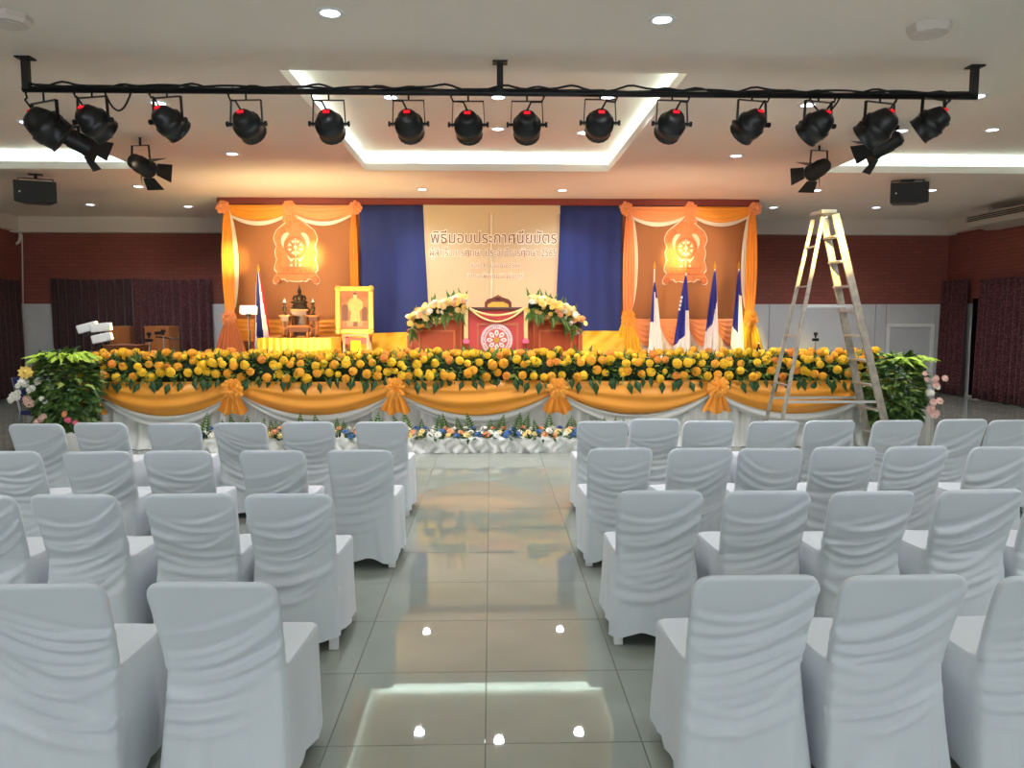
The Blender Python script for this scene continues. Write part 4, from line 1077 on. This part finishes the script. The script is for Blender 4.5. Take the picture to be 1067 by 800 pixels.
for k in range(5):
    t = thing('satin_swag', 'orange satin swag over white voile on the stage front, %s of five' % onum[k], 'swag', (0, 0, 0), group='swags on the stage front')
    o = swag_mesh(anch[k] + .02, anch[k + 1] - .02, zt, .43, .15, STAGE_Y - .10, .09, 2.6, 40 + k, nu=48, nv=26).build('drape', m_orange, t, True); o.modifiers.new('solid', 'SOLIDIFY').thickness = .003
    o = swag_mesh(anch[k] + .02, anch[k + 1] - .02, zt, .43, .15, STAGE_Y - .10, .06, 6, 50 + k, .75, 1, nu=48, nv=12, extra=.145, extra_end=.05, yoff=.02).build('voile_edge', m_voile, t, True); o.modifiers.new('solid', 'SOLIDIFY').thickness = .003
for k, x in enumerate(anch):
    nm = ['at the left end', 'second from the left', 'third from the left', 'third from the right', 'second from the right', 'at the right end'][k]
    t = thing('satin_bow', 'orange satin rosette bow on the stage front, %s' % nm, 'bow', (x, STAGE_Y - .14, zt - .09), group='bows on the stage front')
    rosette(MB(), (0, -.08, 0), .145, 11, 60 + k).build('ruffles', m_orange, t, True)
    fan(MB(), (0, -.05, -.04), .08, .38, .28, 4, 70 + k).build('tail', m_orange, t, True)

# ------------------------------------------------------------------ marigold garland along the stage edge
def marigold(m, seed):
    r = random.Random(seed); b = MB()
    nu, nv = 18, 10
    vs, fs = [], []
    for j in range(nv + 1):
        t = PI * .86 * j / nv
        for i in range(nu):
            a = 2 * PI * (i + .5 * (j % 2)) / nu
            k = 1 + (.07 if (i + j) % 2 else -.05) + r.uniform(-.05, .05)
            vs.append(Vector((k * math.sin(t) * math.cos(a), k * math.sin(t) * math.sin(a), .85 * k * math.cos(t))))
    for j in range(nv):
        for i in range(nu):
            fs.append((j * nu + i, (j + 1) * nu + i, (j + 1) * nu + (i + 1) % nu, j * nu + (i + 1) % nu))
    return b.add(vs, fs).mesh('marigold', m)
MG = [marigold(m, i) for i, m in enumerate(m_mar)]
gx0, gx1 = U(90, 385, STAGE_Y).x, U(914, 385, STAGE_Y).x
gd = thing('marigold_garland', 'long bank of yellow and orange marigolds with leaves along the stage edge', 'garland', (0, STAGE_Y, STAGE_Z))
GZ, GY = .175, .0
core = MB().tube([(gx0 + .12 + (gx1 - gx0 - .24) * i / 40, GY, GZ) for i in range(41)], [.15 + .015 * math.sin(i * 2.3) for i in range(41)], 10).build('moss_core', m_foam, gd, True)
r = random.Random(21)
ncol = 73; cnt = 0
lfm = [MB(), MB(), MB()]
for c_ in range(ncol):
    for row, th in enumerate((-8, 30, 68, 106)):
        if cnt >= 298: break
        u = (c_ + .5 + .5 * (row % 2) + r.uniform(-.32, .32)) / ncol
        x = gx0 + (gx1 - gx0) * min(.998, max(.002, u))
        a = math.radians(th + r.uniform(-13, 13))
        R = r.uniform(.17, .225)
        n = Vector((r.uniform(-.25, .25), -math.cos(a), math.sin(a))).normalized()
        o = obj('marigold', r.choices(MG, (6, 5, 1.5))[0], gd); cnt += 1
        o.location = (x, GY - math.cos(a) * R * 1.0, GZ + math.sin(a) * R * 1.15)
        q = r.uniform(.044, .060); o.scale = (q, q, q); o.rotation_euler = n.to_track_quat('Z', 'Y').to_euler()
ex = MB()                               # the small ones tucked in between
for i in range(130):
    a = math.radians(r.uniform(-15, 120)); R = r.uniform(.16, .2)
    ex.ball((gx0 + (gx1 - gx0) * (i + r.random()) / 130, GY - math.cos(a) * R, GZ + math.sin(a) * R * 1.15), r.uniform(.034, .046), 9, 6)
ex.build('small_marigolds', m_mar[0], gd, True, kind='stuff')
for i in range(2600):
    x = r.uniform(gx0, gx1); a = math.radians(r.uniform(-40, 150)); n = Vector((r.uniform(-.8, .8), -math.cos(a), math.sin(a)))
    p = Vector((x, GY - math.cos(a) * .13, GZ + math.sin(a) * .14))
    lfm[r.choice((0, 1, 1, 2, 2))].leaf(p, n, (r.uniform(-1, 1), -.2, .6), r.uniform(.09, .17), r.uniform(.03, .05), r.uniform(0, .3))
for k_ in range(3): lfm[k_].build('greenery', m_leaf[k_], gd, kind='stuff')
hl = MB().leaf((0, 0, 0), (0, -.25, -1), (0, -1, 0), 1, .5, .1).mesh('hanging_leaf', m_leaf[0])
for i in range(84):
    o = obj('hanging_leaf', hl, gd); o.location = (gx0 + (gx1 - gx0) * (i + r.uniform(.1, .9)) / 84, GY - .19 + r.uniform(-.03, .01), GZ - .10 + r.uniform(-.03, .03))
    q = r.uniform(.12, .2); o.scale = (q, q, q); o.rotation_euler = (r.uniform(-.2, .2), r.uniform(-.5, .5), r.uniform(-.4, .4))
ul = MB().leaf((0, 0, 0), (0, 0, 1), (0, -1, 0), 1, .3, .05).mesh('upright_leaf', m_leaf[1])
for i in range(60):
    o = obj('upright_leaf', ul, gd)
    px = r.uniform(418, 612) if i < 40 else r.uniform(95, 905)
    o.location = (U(px, 365, STAGE_Y).x, GY + r.uniform(-.05, .1), GZ + .12)
    q = r.uniform(.13, .24) if i < 40 else r.uniform(.10, .15); o.scale = (q, q, q); o.rotation_euler = (r.uniform(-.2, .2), r.uniform(-.6, .6), r.uniform(-.5, .5))

# ------------------------------------------------------------------ low flower trough in front of the stage
TRY = 9.22
ta, tb = U(203, 465, TRY).x, U(662, 465, TRY).x
tr = thing('flower_trough', 'low trough of blue, peach and white flowers with ruffled white cloth', 'flowers', (0, TRY, 0))
MB().b2((ta + .03, .04, .0), (tb - .03, .26, .17)).build('box', m_white, tr)
r = random.Random(31); phs = [r.uniform(0, 6) for _ in range(6)]
def fn(u, v):
    x = ta + (tb - ta) * u
    f = math.sin(x * 31 + 5 * math.sin(x * 3.1) + 3 * v) + .6 * math.sin(x * 57 - 6 * v + phs[0]) + .5 * math.sin(x * 13 + 7 * v * math.sin(x * 5))
    return (x + .02 * math.sin(v * 6 + x * 20), .01 - .022 * f * (1 - .6 * v) + (.03 if v > .95 else 0), .004 + .185 * v + .012 * v * math.sin(x * 23))
MB().grid(fn, 560, 10).build('ruffled_cloth', m_voile, tr, True)
cols = ['blue', 'blue', 'peach', 'white', 'cream', 'white', 'peach']
lf = MB()
nfl = 132
for i in range(nfl):
    x = ta + .05 + (tb - ta - .1) * (i + r.uniform(-.4, .4) + .5) / nfl
    row = i % 3
    n = Vector((r.uniform(-.3, .3), -1 + .4 * row, .5 + .3 * row))
    put_bloom(tr, r.choice(cols), (x, .05 + .05 * row, .215 + .035 * row + r.uniform(-.01, .01)), r.uniform(.042, .058), n)
for i in range(420):
    x = r.uniform(ta, tb); d = (r.uniform(-1, 1), r.uniform(-1, 0), r.uniform(-.3, 1))
    lf.leaf((x, r.uniform(.03, .15), .19), d, (0, -.4, 1), r.uniform(.08, .14), .04, .1)
lf.build('greenery', m_leaf[0], tr, kind='stuff')
fe = MB()
for s in range(11):
    z = s / 11; wv = .34 * math.sin(PI * min(1, .25 + z * .75)) * (1 - z * .6)
    for sd in (-1, 1): fe.leaf((0, 0, z), (sd, -.1, .55), (0, -1, 0), wv, .09, .05)
fe.tube([(0, 0, 0), (0, 0, 1)], [.012, .004], 4)
fe = fe.mesh('fern_frond', m_leaf[1])
nf = 34
for i in range(nf):
    o = obj('fern_frond', fe, tr); o.location = (ta + (tb - ta) * (i + r.uniform(.2, .8)) / nf, .2 + r.uniform(-.03, .03), .12)
    q = r.uniform(.26, .4); o.scale = (q, q, q); o.rotation_euler = (r.uniform(-.1, .3), r.uniform(-.3, .3), r.uniform(-.6, .6))

# ================================================================== BUSHES AT THE STAGE ENDS
def bush(cx, cy, rx, ry, z0, z1, label, seed, flowers, lime_side, stem=True):
    t = thing('flowering_bush', label, 'bush', (cx, cy, 0), group='bushes at the stage ends')
    r = random.Random(seed)
    MB().lathe([(.13, 0), (.17, .02), (.2, .26), (.21, .30), (.19, .30), (.17, .25)], 20).build('pot', m_white, t, True)
    MB().lathe([(.02, .22), (.17, .25)], 16, caps=False).build('soil', m_foam, t)
    g = MB()
    for i in range(9):
        a = r.uniform(0, 2 * PI); q = r.uniform(.2, .7)
        g.tube([(.05 * math.cos(a), .05 * math.sin(a), .22), (rx * .4 * q * math.cos(a), ry * .4 * q * math.sin(a), (z0 + z1) * .45), (rx * q * math.cos(a), ry * q * math.sin(a), z1 * .85)], [.014, .01, .005], 5)
    g.build('stem', m_leaf[0], t)
    L = [MB(), MB(), MB(), MB()]
    zc, rz = (z0 + z1) / 2, (z1 - z0) / 2
    for i in range(1500):
        a = r.uniform(0, 2 * PI); cz = r.uniform(-1, 1); q = r.uniform(.45, 1) ** .5
        s = math.sqrt(1 - cz * cz) ** .6
        p = Vector((rx * s * q * math.cos(a), ry * s * q * math.sin(a), zc + rz * q * cz))
        d = Vector((math.cos(a) * s, math.sin(a) * s, cz * .6 + r.uniform(-.5, .3))) + Vector((r.uniform(-.6, .6), r.uniform(-.6, .6), 0))
        k = r.choice((0, 1, 1, 2)) if cz > .1 else r.choice((0, 1, 1))  # lit top put into the colour: upper half also takes lighter leaves
        L[k].leaf(p, d, (0, 0, 1), r.uniform(.08, .15), r.uniform(.06, .10), r.uniform(.1, .4))
    for i in range(60):
        a = r.uniform(0, 2 * PI); q = r.uniform(.1, .8)
        L[3].leaf((rx * q * math.cos(a) + lime_side * rx * .3, ry * q * math.sin(a), z1 - .03 + r.uniform(-.05, .02)), (math.cos(a) + lime_side, math.sin(a), r.uniform(-.2, .3)), (0, 0, 1), r.uniform(.14, .24), r.uniform(.07, .1), .3)
    for k, nm in enumerate(('foliage', 'foliage', 'foliage', 'lime_foliage')):
        if L[k].v: L[k].build(nm, m_leaf[k], t, kind='stuff')
    for (x, z, c_, q, n) in flowers:
        for i in range(n):
            e = Vector((r.uniform(-.06, .06), r.uniform(-.04, .04), r.uniform(-.05, .05))) if n > 1 else Vector()
            put_bloom(t, c_, Vector((x, -ry * 1.08, z)) + e, q * r.uniform(.85, 1.15), (r.uniform(-.4, .4), -1, r.uniform(.1, .5)))
    return t
LBY = 9.25
c = U(74, 410, LBY)
def rel(px, py, c, Y): p = U(px, py, Y); return p.x - c.x, p.z
fl_l = [rel(56, 399, c, LBY) + ('white', .05, 4), rel(42, 395, c, LBY) + ('white', .05, 3), rel(36, 411, c, LBY) + ('white', .055, 4), rel(50, 415, c, LBY) + ('pink', .05, 5), rel(64, 413, c, LBY) + ('white', .035, 2),
        rel(47, 386, c, LBY) + ('yellow', .075, 1), rel(88, 436, c, LBY) + ('hot', .04, 2), rel(97, 437, c, LBY) + ('hot', .04, 1), rel(86, 428, c, LBY) + ('peach', .04, 1), rel(64, 433, c, LBY) + ('pink', .045, 3)]
bush(c.x - .05, LBY - .02, .38, .26, .3, U(74, 366, LBY).z, 'leafy green bush with white and pink flowers at the left end of the stage', 5, fl_l, .25)
c = U(932, 410, LBY)
fl_r = [rel(964, 395, c, LBY) + ('pink', .05, 4), rel(958, 404, c, LBY) + ('white', .045, 3), rel(959, 418, c, LBY) + ('pink', .05, 4), rel(956, 426, c, LBY) + ('pink', .05, 3), rel(950, 391, c, LBY) + ('pink', .035, 2)]
bush(c.x, LBY, .33, .28, .25, U(932, 369, LBY).z, 'leafy green bush with pale pink flowers at the right end of the stage', 6, fl_r, .7)

# blue-backed steel chair half hidden by the left bush
c = U(38, 430, 9.6)
t = thing('steel_chair', 'steel tube chair with blue padded back behind the left bush', 'chair', (c.x, 9.75, 0), -.5)
for s in (-1, 1):
    MB().tube([(s * .21, .18, 0), (s * .21, .12, .45), (s * .2, .02, .46), (s * .2, -.0, .5)], .013, 8).build('leg', m_steel, t, True)
    MB().tube([(s * .22, -.22, 0), (s * .21, -.16, .46), (s * .20, -.24, .9)], .013, 8).build('leg', m_steel, t, True)
MB().b2((-.21, -.17, .43), (.21, .22, .48)).build('seat', m_thaib, t, bevel=.015)
MB().box((0, -.21, .76), (.40, .04, .3), Matrix.Rotation(.15, 3, 'X')).build('backrest', m_thaib, t, bevel=.015)

# three white floodlights on a stand behind the left bush
Y = 10.4
c = U(106, 350, Y)
c.x -= .0
t = thing('floodlight_tree', 'stand with three white box floodlights behind the left bush', 'floodlight', (c.x, Y, 0))
MB().tube([(0, 0, .05), (0, 0, c.z + .06)], .02, 10).build('pole', m_black, t, True)
for k in range(3):
    a = k * 2.1 + .4; MB().tube([(0, 0, .5), (.2 * math.cos(a), .2 * math.sin(a), .01)], .012, 6).build('leg', m_black, t)
for px, py, rz_, ty in ((92, 341, .3, -.28), (106, 341, .3, -.10), (107, 352, .35, -.22)):
    p = U(px, py, Y - .06); o = Vector((p.x - c.x, -.08, p.z))
    R = Matrix.Rotation(rz_, 3, 'Z') @ Matrix.Rotation(ty, 3, 'Y')
    hd = MB().box(o, (.24, .14, .11), R).build('floodlight_head', m_white, t, bevel=.015)
    MB().box(o + R @ Vector((.123, 0, 0)), (.008, .12, .09), R).build('lens', m_warmlens, hd)
    MB().box(o + R @ Vector((-.04, 0, -.075)), (.05, .05, .05), R).build('bracket', m_black, hd)
    MB().tube([o + R @ Vector((-.04, 0, -.09)), (0, 0, o.z - .12)], .01, 6).build('arm', m_black, t)
tp = U(700, 320, 12.9)
lamp('SPOT', 'lamp_beam', t, (.22, .02, c.z + .05), Vector((tp.x - c.x, tp.y - Y, tp.z + .4)), FLOOD_W * 2.5, WARM, spot_size=1.1, spot_blend=.9, shadow_soft_size=.1)

# brown cabinets and instruments left of the stage
def cabinet(px0, px1, pyt, Y, dep, label, m, doors=1):
    a, b = U(px0, pyt, Y), U(px1, pyt, Y)
    t = thing('brown_cabinet', label, 'cabinet', ((a.x + b.x) / 2, Y, 0)); W = b.x - a.x; H = a.z
    MB().b2((-W / 2, .02, 0), (W / 2, dep, H - .025)).build('body', m, t, bevel=.004)
    MB().b2((-W / 2 - .01, -.0, H - .025), (W / 2 + .01, dep + .01, H)).build('cabinet_top', m, t, bevel=.003)
    for k in range(doors):
        x0 = -W / 2 + W * k / doors
        d = MB().b2((x0 + .01, 0, .06), (x0 + W / doors - .01, .02, H - .04)).build('door', m, t, bevel=.003)
        MB().ball((x0 + .06, -.012, H * .55), .015, 8, 6).build('knob', m_bronze, d, True)
cabinet(113, 122, 340, 14.6, .5, 'tall narrow brown cabinet behind the white floodlights', m_box)
cabinet(122.5, 130, 340, 15.3, .4, 'tall dark brown cabinet beside the narrow one', m_boxd)
cabinet(108, 144, 359.5, 13.8, .5, 'low wide brown cabinet left of the stage', m_boxd, 2)
cabinet(150, 175, 340, 14.4, .5, 'square brown cabinet behind the two black microphone stands', m_box, 2)
def mic_stand(px, pyt, Y, label, arm=0, zb=0):
    p = U(px, pyt, Y); H = p.z - zb
    t = thing('microphone_stand', label, 'microphone stand', (p.x, Y, zb))
    MB().lathe([(.13, 0), (.13, .015), (.03, .03), (.013, .05)], 16).build('base', m_black, t, True)
    MB().tube([(0, 0, .03), (0, 0, H - .1)], .012, 8).build('pole', m_steel, t)
    MB().lathe([(.012, -.1), (.018, -.06), (.035, -.045), (.036, -.01), (.02, 0)], 12, Matrix.Translation((0, 0, H))).build('microphone', m_black, t, True)
    if arm: MB().tube([(-.12, 0, H - .12), (arm, 0, H - .16)], .012, 6).box((-.06, 0, H - .06), (.14, .05, .05)).build('boom', m_black, t)
    else: MB().box((0, 0, H - .13), (.10, .05, .05)).build('holder', m_black, t)
mic_stand(155, 346, 12.4, 'black microphone stand before the square brown cabinet, left one')
mic_stand(170, 343, 12.4, 'black boom microphone stand before the square brown cabinet, right one', .25)
mic_stand(850, 346, 13.2, 'thin black microphone stand in front of the pale wall right of the stage')
# black equipment with a bottle at the right rear of the stage
c = U(787, 372, 12.4)
t = thing('sound_mixer', 'black sound mixer case at the right end behind the marigolds', 'mixer', (c.x, 12.4, STAGE_Z))
c.z -= STAGE_Z
MB().b2((-.22, 0, 0), (.3, .4, c.z - .02)).build('case', m_blackp, t, bevel=.01)
MB().b2((-.22, .0, c.z - .02), (.3, .36, c.z + .03)).build('panel', m_blackp, t, bevel=.004)
for k in range(5): MB().lathe([(.018, 0), (.014, .035)], 8, Matrix.Translation((-.17 + .09 * k, .06, c.z + .03))).build('knob', m_black, t)
t2 = thing('bottle', 'small dark bottle standing on the black mixer case', 'bottle', (c.x + .1, 12.55, STAGE_Z + c.z + .03))
MB().lathe([(.035, 0), (.037, .02), (.037, .10), (.014, .14), (.014, .18)], 14).build('body', m_darkglass, t2, True)
MB().lathe([(.016, .18), (.016, .205)], 10).build('cap', m_white, t2)

# ================================================================== STEPLADDER
LY = 8.95
ft_r = U(918, 470, LY); ft_l = U(797, 470, LY); tp = U(858, 221, LY)
lad = thing('stepladder', 'tall worn aluminium stepladder standing open in front of the stage', 'ladder', (tp.x, LY, 0))
HT = tp.z; xr, xl = G(917, 474, 0).x - tp.x, G(797, 474, 0).x - tp.x
wb, wt = .27, .15
def rail(s, u, x): return Vector((x * (1 - u), s * (wb + (wt - wb) * u), HT * u))
for s in (-1, 1):
    MB().bar(rail(s, 0, xr) + Vector((0, 0, .03)), rail(s, .985, xr + .0) + Vector((.06, 0, 0)), .085, .03, (1, 0, 0)).build('front_rail', m_aluw, lad, bevel=.004)
    MB().bar(rail(s * .95, 0, xl) + Vector((0, 0, .03)), rail(s * .9, .975, xl) - Vector((.05, 0, 0)), .042, .025, (1, 0, 0)).build('rear_rail', m_aluw, lad, bevel=.003)
    for x in (xr, xl): MB().box((x, s * wb * (1 if x == xr else .95), .02), (.09 if x == xr else .06, .045, .04)).build('foot', m_dark, lad)
nst = 9
for k in range(1, nst + 1):
    u = k / (nst + 1.0)
    a, b = rail(-1, u, xr), rail(1, u, xr); sh = Vector((.06 * u, 0, 0))
    MB().b2((a.x + sh.x - .06, a.y, a.z - .012), (a.x + sh.x + .045, b.y, a.z + .012)).build('step', m_alu, lad, bevel=.003)
for k in (1, 3, 5, 7, 8.6):
    u = k / 10
    a, b = rail(-.95, u, xl), rail(.95, u, xl); sh = Vector((-.05 * u, 0, 0))
    MB().bar(a + sh, b + sh, .035, .018, (1, 0, 0)).build('rear_brace', m_alu, lad)
for u in (.62, .235):
    for s in (-1, 1):
        MB().bar(rail(s * .93, u, xl) - Vector((.03, 0, 0)), rail(s, u, xr) + Vector((.05, 0, 0)), .03, .008, (0, 0, 1)).build('spreader', m_alu, lad)
MB().b2((-.085, -.165, HT - .03), (.085, .165, HT + .01)).build('top_cap', m_alu, lad, bevel=.006)

# ================================================================== CHAIRS IN WHITE COVERS
NR, NS, NFr = 30, 12, 16
def unit_ring():
    P = []
    for i in range(NR): P.append((-1 + 2 * i / NR, -1))
    for i in range(NS): P.append((1, -1 + 2 * i / NS))
    for i in range(NFr): P.append((1 - 2 * i / NFr, 1))
    for i in range(NS): P.append((-1, 1 - 2 * i / NS))
    return P
RING = unit_ring()
HC = .80
def cover_mesh(seed):
    r = random.Random(seed)
    folds = []
    style = r.choice((0, 1, 2, 3))
    base_slope = (0, .25, -.25, .05)[style] + r.uniform(-.08, .08)
    nf = r.randint(7, 10)
    for k in range(nf):
        z0 = .24 + .44 * (k + r.uniform(-.3, .3)) / nf
        folds.append((z0, r.uniform(.02, .10), base_slope + r.uniform(-.12, .12), r.uniform(.011, .019), r.uniform(.009, .020) * (.6 if z0 > .62 else 1), r.uniform(-.12, .12), r.uniform(.12, .3)))
    vf = [(r.uniform(-.2, .2), r.uniform(.015, .03), r.uniform(.003, .008), r.uniform(-.25, .25)) for _ in range(6)]
    hem_ph = [r.uniform(0, 6) for _ in range(3)]; sp = [r.uniform(0, 6) for _ in range(4)]
    topskew = r.uniform(-.006, .006)
    def wr(x, z):
        d = 0
        for z0, sag, sl, s, am, xc, xw in folds:
            zc = z0 + sag * (x / .2) ** 2 + sl * x
            e = (z - zc) / s
            win = math.exp(-((x - xc) / xw) ** 2)
            d += am * win * (math.exp(-e * e) - .6 * math.exp(-((e - 1.7) * .9) ** 2))
        lo = max(0, min(1, (.42 - z) / .3))
        for xc, s, am, sl in vf:
            e = (x - xc - sl * (z - .3)) / s
            d += lo * am * math.exp(-e * e)
        return d
    def yrear(z):
        if z > .46: return -.11 * ((z - .46) / (HC - .46)) ** 1.25
        return -.06 * ((.46 - z) / .40) ** 1.4
    rings = []                               # (z, halfwidth, y0, y1, corner, zone)
    n1 = 30
    for i in range(n1 + 1):
        z = .055 + (.435 - .055) * i / n1; f = (1 - i / n1)
        rings.append((z, .219 + .009 * f, yrear(z), .435 + .015 * f, .034, 0))
    rings += [(.447, .219, yrear(.447), .431, .034, 0), (.455, .213, yrear(.455), .420, .03, 1)]
    for t in (.15, .4, .7, .9): rings.append((.457 + .006 * t, .214 + (.202 - .214) * t, 0, .420 + (.052 - .420) * t, .03 - .008 * t, 2))
    n2 = 40
    cr = .065
    for i in range(n2 + 1):
        z = .468 + (HC - .468) * (i / n2)
        k = max(0, (z - (HC - cr)) / cr)
        w_ = .203 + .014 * (z - .46) / .34 - cr * (1 - math.sqrt(max(0, 1 - k * k))) * .85
        th = .046 - .012 * (z - .46) / .34
        ym = yrear(z) + th / 2
        kt = max(0, (z - (HC - .02)) / .02); th2 = th * math.sqrt(max(.02, 1 - kt * kt * .96))
        rings.append((z + topskew * k, w_, ym - th2 / 2, ym + th2 / 2, min(th2 * .48, .022), 3))
    vs = []
    NV = len(RING)
    for (z, w_, y0, y1, cr_, zone) in rings:
        hy = (y1 - y0) / 2; yc = (y0 + y1) / 2
        for idx, (a, b) in enumerate(RING):
            wv_ = w_
            if zone < 3 and z < .47:
                wr_ =   .203 + .024 * (max(0, .46 - z) / .40) ** 1.2
                wv_ = w_ + (wr_ - w_) * ((1 - b) / 2) ** 2
            x, y = a * wv_, b * hy
            ix, iy = wv_ - cr_, hy - cr_
            cx_, cy_ = max(-ix, min(ix, x)), max(-iy, min(iy, y))
            dx, dy = x - cx_, y - cy_; l = math.hypot(dx, dy)
            if l > 1e-9: x, y = cx_ + dx / l * cr_, cy_ + dy / l * cr_
            zz = z; nx, ny = (dx / l, dy / l) if l > 1e-9 else (0, 0)
            if ny < -.3: y -= -wr(x, z) * ny * 1.0 if False else wr(x, z) * abs(ny)
            if zone == 0:
                q = max(0, min(1, (.44 - z) / .38)); s_ = idx / NV * 2 * PI
                f = .006 * math.sin(7 * s_ + sp[0]) + .005 * math.sin(13 * s_ + sp[1] + 3 * z) + .003 * math.sin(23 * s_ + sp[2])
                if ny > -.6: x += nx * f * q * 1.3; y += ny * f * q * 1.3
                if z < .12: zz += (.12 - z) / .065 * (.012 * math.sin(3 * s_ + hem_ph[0]) + .008 * math.sin(5 * s_ + hem_ph[1]))
            if zone in (1, 2) and b > -.8:
                zz += .004 * math.sin(x * 20 + sp[3]) * math.sin(y * 17 + sp[0])
            if zone == 3 and ny > .3: y += .5 * wr(x, z)
            vs.append((x, y + yc, zz))
    fs = []
    for j in range(len(rings) - 1):
        for i in range(NV):
            fs.append((j * NV + i, j * NV + (i + 1) % NV, (j + 1) * NV + (i + 1) % NV, (j + 1) * NV + i))
    last = (len(rings) - 1) * NV
    m = MB().add(vs, fs)
    m.f.append(tuple(last + i for i in range(NV))); m.m.append(0)
    return m.mesh('cover', m_cover, True)
COV = [cover_mesh(100 + i) for i in range(10)]
leg_r = MB().bar((0, -.05, 0), (0, .0, .30), .042, .034, (1, 0, 0)).mesh('leg', m_plastic)
leg_f = MB().bar((0, .01, 0), (0, .0, .30), .038, .034, (1, 0, 0)).mesh('leg', m_plastic)
YR = [6.31, 4.99, 3.76, 2.52]
rowname = ['front row nearest the stage', 'second row from the stage', 'third row from the stage', 'row nearest the camera']
ordn = ['first', 'second', 'third', 'fourth', 'fifth', 'sixth', 'seventh', 'eighth']
LX = [[397, 320, 249, 180, 104, 36], [374, 282, 184, 98, 5], [300, 194, 75, -34], [217, 31]]
RX = [[629, 686, 740, 807, 867, 936, 1005, 1058], [647, 730, 805, 882, 958, 1045], [690, 801, 910, 1024, 1120], [791, 946, 1111]]
TOPY = [442, 471, 517, 612]
cr_ = random.Random(77)
for row in range(4):
    for side, lst in (('left', LX[row]), ('right', RX[row])):
        for k, px in enumerate(lst):
            p = U(px, TOPY[row], YR[row] - .1)
            yy = YR[row] + cr_.uniform(-.015, .015) + (.1 if (row, side, k) == (0, 'right', 1) else 0)
            rz = cr_.uniform(-.05, .05)
            t = thing('covered_chair', 'white cloth-covered chair, %s %s of the aisle in the %s' % (ordn[k], side, rowname[row]), 'chair', (p.x, yy, 0), rz, 'white covered chairs in rows')
            obj('cover', COV[cr_.randrange(len(COV))], t)
            for x in (-.19, .19):
                o = obj('leg', leg_r, t); o.location = (x, .03, 0)
                o = obj('leg', leg_f, t); o.location = (x, .395, 0)
